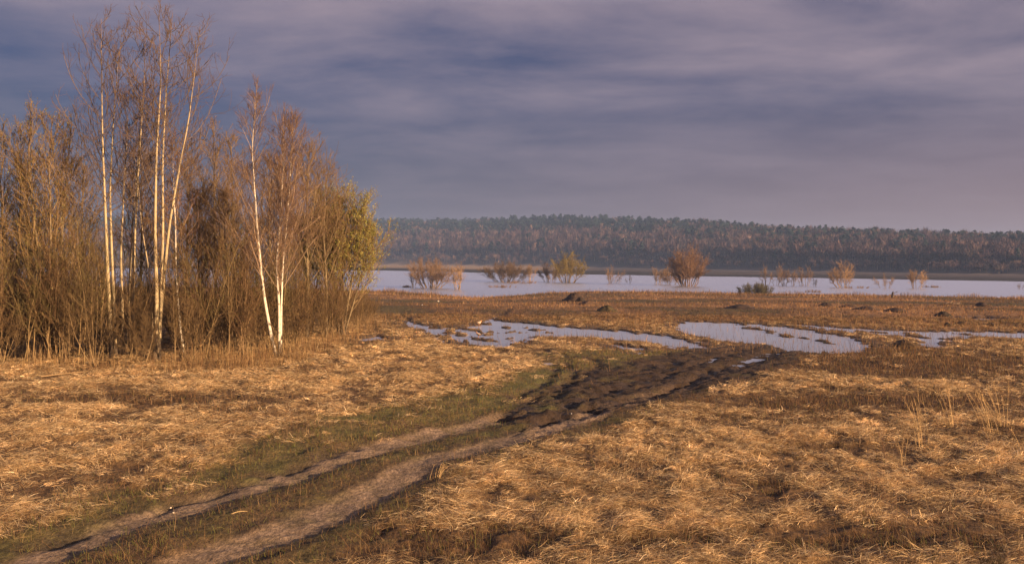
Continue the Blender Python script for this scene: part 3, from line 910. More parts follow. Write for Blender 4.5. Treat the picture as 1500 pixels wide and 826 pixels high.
for i, (lab, pa, d, s1) in enumerate([
    ('bare reddish brown tree whose top shows between the aspens and the leaning birch', [(318, 505), (316, 400), (314, 300), (313, 192)], 43, .8),
    ('bare reddish tree close behind the leaning white birch', [(345, 505), (344, 400), (341, 300), (338, 205)], 44, .85),
    ('bare brown tree with broad domed crown behind the two-trunked birch', [(450, 500), (451, 420), (449, 320), (452, 222)], 45, 1.0),
    ('bare brown tree with low spreading crown between two-trunked birch and yellow-green willow', [(478, 498), (478, 420), (474, 340), (478, 256)], 46, 1.0),
    ('bare reddish tree standing behind the three-trunked aspen', [(275, 505), (273, 400), (276, 300), (274, 212)], 44, .8),
    ('bare brown tree behind the gap between willow and first aspen', [(125, 510), (122, 420), (120, 340), (122, 250)], 43, .9),
    ('bare reddish tree standing behind the slender middle aspens', [(205, 510), (206, 420), (208, 320), (207, 225)], 44, .85),
    ('bare dark brown tree behind the outermost budding willow', [(40, 510), (44, 420), (40, 330), (38, 240)], 44, .9),
    ('bare brown tree low behind the thin crooked birch', [(290, 505), (292, 430), (290, 360), (294, 285)], 40, .9),
    ('bare brown tree between the reddish top and the leaning birch, lower than both', [(335, 505), (332, 430), (330, 360), (328, 290)], 40, .9),
    ('bare reddish tree between the two white birches', [(398, 505), (397, 420), (394, 330), (396, 230)], 43, .7),
]):
    make_tree('bare_tree', lab, 'tree', [px_path(pa, d, .3)], .09, 'back', 30 + i, 'leafless trees behind the birches and aspens', scale=s1)
YEL = [(.36, .33, .085), (.30, .29, .08), (.42, .36, .095), (.22, .22, .065)]
make_tree('willow_tree', 'yellow-green leafing willow at the outer corner of the thicket beside the water', 'tree', [
    px_path([(497, 488), (488, 420), (478, 360), (470, 300)], 47, .6), px_path([(499, 488), (502, 420), (503, 350), (500, 295)], 47.3, .2),
    px_path([(501, 488), (514, 420), (525, 360), (528, 305)], 47.1, -.4), px_path([(503, 488), (522, 430), (534, 390), (540, 345)], 47.4, -.3),
    px_path([(499, 488), (492, 440), (484, 390), (486, 330)], 47.5, .9)], .07, 'willow', 50, leaf=(32000, .036, YEL), scale=1.2)
make_tree('willow_tree', 'low yellow-green willow behind the leafing corner willow', 'tree', [
    px_path([(455, 485), (450, 430), (444, 380), (440, 335)], 49, .4), px_path([(457, 485), (462, 430), (470, 380), (474, 330)], 49.3, .3)], .06, 'willow', 51, leaf=(12000, .04, YEL), scale=1.3)
print('trees', time.time() - T0)

# saplings of the thicket: a few kinds, copied
def sapling(seed, h, stems, spread, cols, leaf):
    r = np.random.default_rng(seed)
    P = np.zeros((stems, 9, 3)); R = np.zeros((stems, 9))
    for s in range(stems):
        d = np.array([spread * r.standard_normal(), spread * r.standard_normal(), 1.0]); d /= np.linalg.norm(d)
        p = np.array([.12 * r.standard_normal(), .12 * r.standard_normal(), -.1]); hh = h * r.uniform(.65, 1.05)
        for j in range(9):
            P[s, j] = p; p = p + d * hh / 8; d = d + .06 * r.standard_normal(3) + np.array([0, 0, .04]); d /= np.linalg.norm(d)
        R[s] = r.uniform(.010, .024) * np.linspace(1, .25, 9)
    p1 = grow(P, R, 17, .22, .99, .6, lambda t, pl: .26 * pl * (1.15 - t) + .15, 7, .5, .10, .08, r, .009, .5)
    p2 = grow(*p1, 6, .15, .98, .6, lambda t, pl: .45 * pl * (1.1 - .5 * t) + .1, 5, .65, .09, .10, r, .007, .6)
    tv = tube_set([(P, R)], [cols[0]], (5,), r)
    cv = tube_set([p1, p2], [cols[1], cols[2]], (3, 3), r)
    out = [mesh_np('stems', tv[0], [tv[1]], M_twig, True, tv[2]), mesh_np('twigs', cv[0], [cv[1]], M_twig, True, cv[2])]
    if leaf:
        lv = leaves_on(p2[0], leaf // 2, .024, [(.20, .18, .05), (.24, .19, .06)], r)
        out.append(mesh_np('leaves', lv[0], [lv[1]], M_leaf, False, lv[2]))
    return out


BR = [[(.22, .15, .075), (.125, .082, .040), (.105, .066, .031)], [(.20, .13, .065), (.115, .07, .034), (.11, .063, .030)], [(.25, .17, .08), (.13, .093, .040), (.112, .085, .032)]]
kinds = [sapling(100 + i, h, st, sp, BR[i % 3], lf) for i, (h, st, sp, lf) in enumerate([(5.2, 3, .14, 260), (4.2, 4, .22, 420), (6.2, 2, .09, 320), (3.2, 5, .30, 0), (4.8, 3, .18, 520), (6.8, 2, .08, 260), (2.6, 6, .36, 0)])]
SG = 'brown saplings crowding the thicket'
SL = 'thin leafless brown sapling in the dense thicket under the taller trees'
npl = 0
rs = np.random.default_rng(77)
while npl < 262:
    px = rs.uniform(-150, 552)
    front = np.interp(px, [-30, 100, 250, 330, 420, 500, 552], [535, 537, 537, 530, 520, 496, 468])
    dY = rs.random() ** 1.5
    P0 = on_plane(np.array([px]), np.array([front]), 0.0)[0]
    Yd = P0[1] + dY * np.interp(px, [-30, 400, 552], [17, 15, 6])
    keep = max(ell(px, 0, 172, 0, 30, 1), ell(px, 0, 238, 0, 34, 1), ell(px, 0, 400, 0, 32, 1))
    if rs.random() < .95 * keep and Yd < 40:
        continue
    X = P0[0] / P0[1] * Yd
    hmax = np.interp(px, [-30, 60, 130, 250, 330, 430, 500, 552], [6.4, 6.2, 5.6, 5.8, 6.0, 5.2, 3.0, 1.4])
    kk = rs.integers(0, len(kinds))
    hk = (5.2, 4.2, 6.2, 3.2, 4.8, 6.8, 2.6)[kk]
    sc = min(rs.uniform(.75, 1.15), hmax * rs.uniform(.8, 1.1) / hk)
    if sc < .4:
        continue
    o = link('sapling', None)
    o.location = (X, Yd, float(height(np.array([X]), np.array([Yd]))[0]))
    o.rotation_euler = (0, 0, rs.uniform(0, 6.28)); o.scale = (sc, sc, sc * rs.uniform(.9, 1.12))
    tag(o, SL, 'sapling', SG)
    for nm, me in zip(('stem', 'crown', 'leaves'), kinds[kk]):
        link(nm, me, o)
    npl += 1
print('saplings', time.time() - T0)


# ------------------------------------------------------------------ shrubs standing in the flood
def shrub(name, label, px, py, wpx, hpx, cols, seed, stems=12, n1=9, n2=5, dense=1.0, group=None, z=WATER_Z, leaf=None, spread=1.0, up=.10, bare=.25, cat='shrub'):
    r = np.random.default_rng(seed)
    B = on_plane(np.array([float(px)]), np.array([float(py)]), z)[0]
    s = B[1] / F
    w, h = wpx * s * (1.4 if hpx < 45 else 1.12), hpx * s * 1.1
    k = 7
    P = np.zeros((stems, k, 3)); R = np.zeros((stems, k))
    for i in range(stems):
        a = r.uniform(0, 6.283); q = np.sqrt(r.random())
        p = np.array([.16 * w * q * np.cos(a) * spread, .16 * w * q * np.sin(a) * spread, -.4])
        tx = .46 * w * q * np.cos(a); ty = .46 * w * q * np.sin(a)
        hh = h * r.uniform(.72, .98) * (1 - .42 * q ** 2)
        d0 = np.array([tx - p[0], ty - p[1], hh])
        for j in range(k):
            t = j / (k - 1)
            P[i, j] = p + np.array([d0[0] * t ** .8, d0[1] * t ** .8, (hh + .4) * t]) + .02 * h * r.standard_normal(3) * (t > 0)
        R[i] = np.linspace(1, .3, k) * max(.012 * h, .00018 * B[1])
    rm = max(.00010 * B[1], .008)
    p1 = grow(P, R, int(n1 * 1.9), bare, .98, .65, lambda t, pl: .32 * pl * (1.2 - .7 * t), 5, .5, up * .6, .10, r, rm, .6)
    p2 = grow(*p1, int(n2 * 1.8), .10, .98, .7, lambda t, pl: .45 * pl * (1.1 - .4 * t), 4, .7, up, .1, r, rm * .8, .7)
    v, f, c = tube_set([(P, R), p1, p2], cols, (5, 3, 3), r)
    root = link(name, mesh_np(name, v, [f], M_twig, True, c))
    root.location = B
    if leaf:
        lv = leaves_on(p2[0], leaf[0], leaf[1], leaf[2], r, .15)
        link('leaves', mesh_np('leaves', lv[0], [lv[1]], M_leaf, False, lv[2]), root)
    return tag(root, label, cat, group)


TAN = [(.18, .125, .08), (.20, .128, .075), (.21, .13, .075)]
GOLD = [(.28, .19, .115), (.31, .20, .105), (.32, .20, .105)]
DARKB = [(.10, .075, .05), (.12, .08, .05), (.13, .085, .05)]
OLIVE = [(.16, .11, .06), (.20, .14, .05), (.22, .16, .05)]
RED = [(.16, .10, .062), (.185, .108, .06), (.20, .112, .058)]
GR = 'leafless shrubs standing in the flood water'
Sd = [
    ('thin few-stemmed shrub, nearest of the flooded shrubs to the thicket', 606, 421, 14, 30, DARKB, 5, 6, 3),
    ('wide many-stemmed tan shrub in the flood near the thicket', 631, 422, 66, 42, TAN, 26, 10, 5),
    ('upright golden tan shrub just right of the wide many-stemmed one', 671, 424, 20, 42, GOLD, 7, 9, 4),
    ('broad dark brown bush in the flood beside pale golden saplings', 742, 413, 66, 29, DARKB, 30, 10, 5),
    ('tiny golden sapling in front of the broad dark bush', 737, 413, 9, 16, GOLD, 4, 6, 3),
    ('small bright golden sapling between the broad dark bush and round olive bush', 777, 411, 14, 26, GOLD, 5, 8, 4),
    ('small golden sapling in front of the round olive bush', 811, 414, 13, 18, GOLD, 5, 7, 3),
    ('reddish low shrub against the side of the round olive bush', 806, 413, 30, 28, TAN, 10, 8, 4),
    ('round topped olive tinted bush standing in the flood', 832, 414, 46, 40, OLIVE, 16, 10, 6),
    ('small sparse shrub alone in open water between olive bush and red willow', 895, 415, 34, 25, TAN, 9, 6, 3),
    ('tiny twiggy sapling beside the small sparse shrub', 922, 415, 9, 12, DARKB, 4, 5, 2),
    ('low sparse tan shrub two shrubs away from the red willow', 962, 416, 26, 24, TAN, 9, 7, 3),
    ('low brown shrub touching the red willow', 982, 417, 26, 26, TAN, 11, 8, 4),
    ('large round orange-red willow, biggest bush in the flood', 1008, 419, 56, 54, RED, 18, 12, 7),
    ('thin sapling standing right behind the low grey-green islet bush', 1122, 418, 16, 26, TAN, 5, 7, 3),
    ('tallest sapling of the row beyond the low islet bush', 1149, 419, 20, 32, TAN, 6, 8, 4),
    ('small sapling in the row beyond the islet bush, between two taller ones', 1137, 418, 13, 24, TAN, 4, 7, 3),
    ('short sapling just past the tallest of the row', 1160, 419, 12, 22, TAN, 4, 6, 3),
    ('wide low sapling at the far end of the row beyond the islet bush', 1177, 419, 22, 28, TAN, 7, 7, 3),
    ('tiny leaning sapling last in the row', 1194, 420, 10, 16, DARKB, 4, 5, 2),
    ('bright tan rounded shrub with pale lower stems in open water', 1235, 421, 34, 34, GOLD, 12, 10, 5),
    ('small thin spreading shrub between the two bright tan shrubs', 1298, 422, 28, 20, TAN, 8, 6, 3),
    ('upright bright tan shrub, last tall one along the open water', 1343, 422, 22, 30, GOLD, 8, 9, 5),
    ('tiny dark twig sprig far out along the open water', 1494, 423, 8, 8, DARKB, 4, 4, 2),
]
for i, (lab, px, py, w, h, cols, st, a, b) in enumerate(Sd):
    lf = None
    if 'olive tinted' in lab:
        lf = (900, .22, [(.20, .17, .05), (.24, .18, .05)])
    shrub('shrub', lab, px, py, w, h, cols, 300 + i, st, a, b, group=GR, leaf=lf, bare=.3 if 'willow' not in lab else .2)
shrub('islet_bush', 'low grey-green bush on a muddy islet close to the shore', 1107, 430, 42, 15, [(.085, .07, .042), (.095, .078, .042), (.10, .085, .045)], 340, 70, 7, 4, spread=2.2, bare=.03, up=.02, cat='bush')
for i, (px, py, w, h, lab) in enumerate([(1191, 428, 18, 3.5, 'thin line of dead grass in open water beyond the meadow'), (735, 421, 34, 4, 'low dead grass tussock in the water off the muddy landing'), (764, 415, 50, 4, 'long strip of flooded dead grass at the dark bush foot'),
                                           (596, 421, 10, 3, 'dark flat clump floating beside the few-stemmed shrub'), (1365, 421, 22, 3, 'low twiggy clump at the foot of the last tall shrub'), (1255, 422, 30, 3, 'low twigs round the foot of the bright rounded shrub')]):
    shrub('tussock', lab, px, py, w, h, [(.20, .12, .06)] * 3, 360 + i, 30, 6, 2, spread=2.4, bare=.05, group='flooded grass tussocks', cat='tussock')
print('shrubs', time.time() - T0)

# ------------------------------------------------------------------ wooded hill
def conifer(r):
    V, Fc = [], []
    n = 0
    for j in range(6):
        z0 = .30 + .105 * j; rad = (.13, .19, .22, .22, .19, .14)[j]; s = 7
        a = np.arange(s) * 6.283 / s + r.random()
        rr = rad * r.uniform(.6, 1.25, s)
        ring = np.stack([rr * np.cos(a), rr * np.sin(a), z0 + .03 * r.standard_normal(s)], -1)
        V.append(ring); V.append([[.03 * r.standard_normal(), .03 * r.standard_normal(), z0 + .11]])
        Fc += [[n + q, n + (q + 1) % s, n + s] for q in range(s)]
        n += s + 1
    V.append(np.array([[-.012, 0, 0], [.012, 0, 0], [0, .01, .5]])); Fc.append([n, n + 1, n + 2])
    return np.concatenate(V), np.array(Fc)


def bare_far(r, wide):
    V, Fc = [], []
    n = 0
    for q in range(46):
        a = r.uniform(0, 6.283); el = r.uniform(.5, 1.45)
        z0 = r.uniform(.25, .75); L = r.uniform(.15, .34) * (1.15 - .5 * abs(z0 - .5))
        d = np.array([np.cos(a) * np.cos(el) * wide, np.sin(a) * np.cos(el) * wide, np.sin(el)])
        c = np.array([np.cos(a), np.sin(a), 0]) * wide * .12 * r.random() + np.array([0, 0, z0])
        w = np.cross(d, r.standard_normal(3)); w = w / np.linalg.norm(w) * .022
        V += [c - w, c + w, c + d * L]; Fc.append([n, n + 1, n + 2]); n += 3
    for sgn in (0, 1.57):
        w = np.array([np.cos(sgn), np.sin(sgn), 0]) * .016
        V += [-w, w, np.array([.01, 0, .85])]; Fc.append([n, n + 1, n + 2]); n += 3
    return np.array(V), np.array(Fc)


rf = np.random.default_rng(404)
NF = 17000
uu = rf.uniform(-.72, .72, NF)
bsu = np.interp(uu, base_u, base_y)
w = rf.random(NF) ** .85
patch = fbm(uu * 26, w * 7, 3)
Yf = bsu * (1.0 + w * HILL_W * 1.02)
Xf = uu * Yf
Zf = height(Xf, Yf)
pcon = np.clip(sstep(.46, .66, w + .35 * patch) * np.interp(uu, [-.7, .1, .25, .4, .7], [.9, .80, .38, .18, .14]) + .03 + .5 * sstep(.22, .4, patch), 0, .95)
con = rf.random(NF) < pcon
foot = w < .10
kindF = np.where(con & ~foot, rf.integers(0, 4, NF), 4 + rf.integers(0, 5, NF))
Hf = TREE_H * rf.uniform(.65, 1.2, NF) * (1 + .22 * fbm(uu * 40, w * 5 + 9, 2)) * np.where(con, 1.0, .95) * np.where(foot, .5, 1) * np.interp(uu, [-.7, .1, .6], [1.15, 1.1, .85])
protoF = [conifer(rf) for _ in range(4)] + [bare_far(rf, wd) for wd in (1.0, 1.25, .8, 1.5, 1.0)]
Vs, Fs, Cs, off = [], [], [], 0
for kf in range(9):
    v, f = protoF[kf]
    sel = np.nonzero(kindF == kf)[0]
    a = rf.uniform(0, 6.283, len(sel)); h = Hf[sel]
    ca, sa = np.cos(a)[:, None], np.sin(a)[:, None]
    wsc = h * rf.uniform(.75, 1.25, len(sel)) * np.where(foot[sel], 1.6, 1) * (1.0 if kf < 4 else .8)
    X = (v[None, :, 0] * ca - v[None, :, 1] * sa) * wsc[:, None] + Xf[sel][:, None]
    Yv = (v[None, :, 0] * sa + v[None, :, 1] * ca) * wsc[:, None] + Yf[sel][:, None]
    Zv = v[None, :, 2] * h[:, None] + Zf[sel][:, None]
    Vs.append(np.stack([X, Yv, Zv], -1).reshape(-1, 3))
    Fs.append(((np.arange(len(sel)) * len(v))[:, None, None] + f[None] + off).reshape(-1, 3)); off += len(sel) * len(v)
    if kf < 4:
        cb = np.array([.010, .019, .015]) * np.exp(.25 * rf.standard_normal((len(sel), 1)))
    else:
        pal = np.array([(.085, .053, .056), (.12, .075, .066), (.045, .036, .043), (.20, .135, .11), (.090, .068, .055)])
        pi_ = rf.choice(5, len(sel), p=[.40, .24, .25, .05, .06])
        cb = pal[pi_] * np.exp(.14 * rf.standard_normal((len(sel), 1)))
    cc = np.repeat(cb[:, None], len(v), 1)
    if kf >= 4:
        cc[:, -6:] = np.array((.26, .19, .15)) * np.exp(.3 * rf.standard_normal((len(sel), 1, 1)))
    Cs.append(cc.reshape(-1, 3))
tag(link('far_forest', mesh_np('far_forest', np.concatenate(Vs), [np.concatenate(Fs)], M_wood, False, np.concatenate(Cs))), 'mixed bare and conifer woodland covering the far hill', 'woods', kind='stuff')
print('forest', time.time() - T0)

# ------------------------------------------------------------------ small things on the meadow
def mound(label, px, py, wpx, hpx, col, seed, group='dark earth mounds on the meadow', sharp=1.0):
    r = np.random.default_rng(seed)
    B = ground_at(px, py, -.5)[0]
    s = B[1] / F
    w, h = wpx * s * 1.5, hpx * s * .95
    nr2, ns2 = 12, 26
    V = [[0, 0, h]]
    for i in range(1, nr2 + 1):
        t = i / nr2
        for j in range(ns2):
            a = j * 6.283 / ns2
            q = .5 * w * t * (1 + .22 * perlin(np.array([np.cos(a) * 1.3 + seed]), np.array([np.sin(a) * 1.3]))[0])
            z = h * (.5 + .5 * math.cos(math.pi * t ** 1.25)) if t < 1 else -.15
            z += .07 * h * r.standard_normal() * (t < .95)
            V.append([q * np.cos(a), q * np.sin(a) * 1.3, z])
    Fq, Ft = [], []
    for j in range(ns2):
        Ft.append([0, 1 + j, 1 + (j + 1) % ns2])
        for i in range(nr2 - 1):
            a = 1 + i * ns2
            Fq.append([a + j, a + ns2 + j, a + ns2 + (j + 1) % ns2, a + (j + 1) % ns2])
    V = np.array(V, float)
    c = np.array(col)[None] * np.exp(.3 * r.standard_normal((len(V), 1)))
    o = link('earth_mound', mesh_np('earth_mound', V, [np.array(Ft), np.array(Fq)], M_earth, True, c))
    o.location = B + np.array([0, 0, .06])
    return tag(o, label, 'earth mound', group)


DK = (.055, .036, .026)
mound('largest dark pointed earth mound on the meadow near the shore', 842, 441, 24, 12, DK, 1)
mound('small black earth mound touching the largest pointed one', 850, 442, 11, 6, (.035, .025, .018), 2)
mound('flat brown mound just below the two pointed dark ones', 862, 446, 22, 5, (.10, .06, .035), 3)
mound('dark hummock overgrown with grass beside bright straw', 889, 456, 22, 8, (.06, .045, .022), 4)
mound('long low dark ridge of earth on the meadow below the islet bush', 1086, 453, 34, 6, DK, 5)
mound('low dark mound between the islet bush and the bright rounded shrub', 1210, 449, 18, 5, DK, 6)
mound('small pair-like dark mound next to the low dark one', 1245, 451, 22, 4, (.07, .045, .03), 7)
mound('long dark mound in the middle of the right meadow', 1270, 455, 30, 5, DK, 8)
mound('dark brown mound past the long one, level with it', 1313, 456, 22, 4, (.07, .045, .03), 9)
mound('wide dark earth heap below the pale branches on the shore', 1438, 449, 16, 6, DK, 10)
mound('squat black mound beyond the strip puddle, larger of two', 1382, 463, 17, 6, (.04, .03, .02), 11)
mound('squat black mound just above the strip puddle', 1408, 476, 14, 4, (.04, .03, .02), 12)
mound('tiny black mound beside the squat one above the strip puddle', 1387, 478, 9, 4, (.04, .03, .02), 13)
mound('lone black clod of earth near the strip puddle far end', 1452, 477, 10, 3, (.04, .03, .02), 14)
mound('grassy dark hummock between the round puddle and strip puddle', 1325, 508, 26, 8, (.08, .05, .025), 15)


def lump(name, label, cat, px, py, wpx, hpx, col, seed, group=None, flat=1.0):
    r = np.random.default_rng(seed)
    B = ground_at(px, py)[0]
    s = B[1] / F
    import bmesh
    bm = bmesh.new(); bmesh.ops.create_icosphere(bm, subdivisions=2, radius=.5)
    V = np.array([v.co[:] for v in bm.verts]); Fc = np.array([[v.index for v in f.verts] for f in bm.faces]); bm.free()
    d = 1 + .22 * perlin(V[:, 0] * 3 + seed, V[:, 1] * 3 + V[:, 2] * 2)
    wpx, hpx = wpx * .75, hpx * .75
    V = V * d[:, None] * np.array([wpx * s, wpx * s * .8 * flat, hpx * s])
    o = link(name, mesh_np(name, V, [Fc], M_small, False, np.tile(col, (len(V), 1))))
    o.location = B + np.array([0, 0, hpx * s * .3]); o.rotation_euler = (0, 0, r.uniform(0, 3))
    return tag(o, label, cat, group)


W_ = (.52, .48, .42)
lump('white_stone', 'small white stone lying on the grass beside the bend of the far track', 'stone', 618, 447, 5, 2.6, W_, 21)
lump('white_stone', 'pale stone by the far track, further along towards the water', 'stone', 642, 442, 5, 2.4, W_, 22)
lump('white_stone', 'white pebble lying on the dark churned mud', 'stone', 837, 606, 3, 2.2, W_, 23)
lump('white_stone', 'pale pebble on the bank of the near rut', 'stone', 250, 744, 5, 3, (.6, .5, .38), 24)
lump('white_stone', 'smaller pale pebble just below the one on the rut bank', 'stone', 254, 751, 4, 2.5, (.6, .5, .38), 25)
lump('white_stone', 'white pebble in mud near the thicket end of the churned area', 'stone', 918, 539, 3, 2, W_, 26)


def bird(label, px, py, lpx, seed, turn):
    B = ground_at(px, py)[0]
    B[2] = max(B[2], PUD_Z)
    s = lpx * B[1] / F
    r = np.random.default_rng(seed)
    root = link('bird', None); root.location = B; root.rotation_euler = (0, 0, turn)
    # body, neck, head and bill as one skin of rings
    path = np.array([[-.60, 0, .52], [-.45, 0, .55], [-.2, 0, .56], [.05, 0, .60], [.25, 0, .68], [.36, 0, .84], [.42, 0, .98], [.50, 0, 1.04], [.58, 0, 1.02], [.66, 0, 1.0], [.80, 0, .98]]) * s
    R = np.array([.03, .09, .19, .21, .16, .09, .075, .095, .075, .03, .008]) * s
    v, f = tubes(path[None], R[None], 10)
    col = np.array([(.10, .08, .06), (.22, .15, .1), (.62, .52, .42), (.70, .62, .52), (.60, .35, .2), (.5, .25, .12), (.25, .15, .1), (.12, .09, .07), (.12, .09, .07), (.3, .18, .08), (.3, .18, .08)])
    link('body', mesh_np('body', v, [f], M_small, True, np.repeat(col, 10, 0)), root)
    for sd in (-1, 1):
        lp = np.array([[.0, sd * .07, .42], [-.03, sd * .07, .2], [.02, sd * .07, 0], [.1, sd * .07, -.01]]) * s
        v, f = tubes(lp[None], np.array([[.03, .018, .018, .012]]) * s, 5)
        link('leg', mesh_np('leg', v, [f], M_small, True, np.tile((.4, .15, .05), (len(v), 1))), root)
        wp = np.array([[.18, sd * .17, .66], [-.05, sd * .21, .62], [-.35, sd * .15, .56], [-.62, sd * .06, .55]]) * s
        v, f = tubes(wp[None], np.array([[.03, .085, .07, .015]]) * s, 7)
        link('wing', mesh_np('wing', v, [f], M_small, True, np.tile((.30, .19, .12), (len(v), 1))), root)
    return tag(root, label, 'bird', 'small birds at the puddle')


bird('small pale bird standing in the shallows of the long puddle', 701, 500, 9, 1, 2.6)
bird('small pale bird standing on the far edge of the long puddle', 702, 477, 8, 2, .5)


def stick(name, label, cat, p0, p1, r0, col, lift=0.03, group=None):
    A = ground_at(*p0)[0]; Bq = ground_at(*p1)[0]
    A[2] += lift; Bq[2] += lift
    P = np.stack([A, A * .6 + Bq * .4 + np.array([0, .02, .02]), Bq])
    P = resample(P, 6)
    v, f = tubes(P[None] - A, np.full((1, 6), r0) * np.linspace(1, .5, 6)[None], 5)
    o = link(name, mesh_np(name, v, [f], M_small, True, np.tile(col, (len(v), 1)))); o.location = A
    return tag(o, label, cat, group)


stick('straw_stalk', 'pale thick straw stalk lying across the grassy strip of the track', 'stalk', (339, 755), (362, 751), .009, (.42, .30, .15))
stick('fallen_branch', 'thin dead branch lying slanted at the foot of the saplings below the willow', 'branch', (60, 556), (130, 548), .02, (.30, .2, .1), .1)

# brush pile with pale cut branches by the shore
r = np.random.default_rng(9)
B = ground_at(1392, 447)[0]
root = link('brush_pile', None); root.location = B
tag(root, 'dark brush pile with pale broken branches on the shore edge of the meadow', 'brush pile')
s = B[1] / F
Q = np.zeros((26, 4, 3)); Rq = np.zeros((26, 4))
for i in range(26):
    c = np.array([r.uniform(-14, 34) * s, r.uniform(-1, 1), r.uniform(.02, .35)]); a = r.uniform(-.5, .5)
    L = r.uniform(6, 16) * s
    for j in range(4):
        Q[i, j] = c + np.array([np.cos(a), np.sin(a) * .5, .12 * r.standard_normal()]) * L * (j / 3 - .5)
    Rq[i] = .05 * np.linspace(1, .5, 4)
v, f = tubes(Q, Rq, 5)
link('twigs', mesh_np('twigs', v, [f], M_twig, True, np.tile((.07, .045, .03), (len(v), 1))), root)
for i in range(3):
    xa, xb, xc = [(-14, -9, -5), (-3, 1, 2), (6, 14, 22)][i]; za, zb, zc = [(.15, .5, .45), (.2, .5, .8), (.35, .3, .42)][i]
    P = np.array([[xa * s, 0, za], [xb * s, -.1, zb], [xc * s, -.2, zc]]) * np.array([.6, 1, .7])
    v, f = tubes(resample(P, 5)[None], np.full((1, 5), .05), 6)
    link('branch', mesh_np('branch', v, [f], M_small, True, np.tile((.40, .29, .19), (len(v), 1))), root)
# dark broken stump on the shore
B = ground_at(1307, 436)[0]
root = link('tree_stump', None); root.location = B
tag(root, 'dark broken stump with a side twig standing against the water', 'tree stump')
P = np.array([[0, 0, -.2], [.05, 0, .4], [.0, 0, .8], [.15, 0, 1.15]])
v, f = tubes(resample(P, 6)[None], np.array([[.26, .22, .2, .2, .16, .05]]), 8)
link('trunk', mesh_np('trunk', v, [f], M_small, True, np.tile((.05, .035, .03), (len(v), 1))), root)
P = np.array([[.1, 0, .7], [.5, 0, 1.0], [.95, 0, 1.15]])
v, f = tubes(resample(P, 5)[None], np.full((1, 5), .05), 5)
link('branch', mesh_np('branch', v, [f], M_small, True, np.tile((.06, .045, .035), (len(v), 1))), root)


# tall dry stalks standing out of the near grass
def stalks(label, px, py, hpx, lean, n, seed, cols, cat='grass tuft', name='grass_tuft', spread=.12, branchy=False):
    r = np.random.default_rng(seed)
    B = ground_at(px, py)[0]
    h = hpx * B[1] / F
    P = np.zeros((n, 7, 3))
    for i in range(n):
        b = spread * r.standard_normal(3) * .5; b[2] = -.04
        hh = h * r.uniform(.55, 1.05); lx = lean * hh + .16 * hh * r.standard_normal(); ly = .12 * hh * r.standard_normal()
        t = np.linspace(0, 1, 7)
        P[i] = b + np.stack([lx * t ** 1.4, ly * t ** 1.4, hh * t * (1 - .06 * t)], -1)
    R = np.full((n, 7), max(.0028, .00020 * B[1])) * np.linspace(1.1, .55, 7)[None]
    lv = [(P, R)]
    if branchy:
        lv.append(grow(P, R, 6, .45, .98, .6, lambda t, pl: .22 * pl * (1.2 - t), 4, .7, .08, .08, r, R.min() * .9, .6))
    else:
        lv.append(grow(P, R, 6, .72, .99, .35, lambda t, pl: .10 * pl, 3, .9, -.02, .08, r, R.min(), .6))
    v, f, c = tube_set(lv, cols, (4, 3), r)
    o = link(name, mesh_np(name, v, [f], M_twig, True, c)); o.location = B
    return tag(o, label, cat, 'tall dry stalks above the matted grass')


TS = [(.46, .31, .15), (.44, .29, .14)]
BS = [(.17, .10, .06), (.17, .09, .055)]
stalks('tall straight dry grass tuft, first of the four tallest from the track', 1350, 655, 98, -.20, 9, 1, TS)
stalks('tall dry grass tuft leaning beside the straightest one, partly before dark weeds', 1394, 626, 80, -.22, 9, 2, TS)
stalks('leaning dry grass tuft with wide fanned stalks in front of dark weeds', 1450, 630, 66, -.42, 10, 3, TS)
stalks('tall dry grass tuft past the wide fanned one', 1466, 624, 76, -.25, 9, 4, TS)
stalks('single thin dry stalk arching out of the grass near the frame edge', 1500, 672, 50, -.5, 2, 5, TS)
stalks('dry upright tuft with short pale stalks in the middle of the straw', 1320, 683, 50, -.05, 6, 6, TS)
stalks('dark branching weed standing beside the middle straw tuft', 1297, 678, 96, -.12, 3, 7, BS, 'weed', 'weed', branchy=True)
stalks('tallest dark weed stems below the middle of the straw', 1312, 775, 110, .05, 5, 8, BS, 'weed', 'weed', branchy=True)
stalks('dark weed stems left of the tallest weed, leaning away', 1282, 752, 80, -.2, 4, 9, BS, 'weed', 'weed', branchy=True)
stalks('thin brown weed standing alone between track and straw', 945, 745, 70, .03, 2, 10, BS, 'weed', 'weed', branchy=True)
stalks('reddish brown weed on bare patch near the hollow in the straw', 1150, 735, 60, .0, 2, 11, BS, 'weed', 'weed', branchy=True)
stalks('brown branching weed low by the frame corner', 1015, 795, 70, .1, 3, 12, BS, 'weed', 'weed', branchy=True)
stalks('cluster of brown weed stalks beside the lower frame edge', 1380, 800, 90, -.1, 5, 13, BS, 'weed', 'weed', branchy=True)
stalks('pale curved straw tuft beside the track edge', 640, 700, 26, .3, 10, 14, TS)
stalks('short pale straw tuft on the brown strip below the thicket', 110, 612, 26, .05, 4, 15, TS)
stalks('pair of short pale stalks on the brown strip below the aspens', 138, 610, 24, .02, 2, 16, TS)
stalks('curled pale straw tuft in the bright matted grass beside the green verge', 168, 677, 26, -.15, 4, 17, TS)
stalks('dark bushy clump of dead weeds at the very corner of the grass', 1460, 838, 34, .0, 46, 19, [(.06, .045, .022), (.055, .04, .02)], 'weed', 'weed', .2, branchy=True)
stalks('brown weed at the edge of the frame in the dark grass', 1485, 560, 40, .1, 5, 18, BS, 'weed', 'weed', branchy=True)
print('small', time.time() - T0)

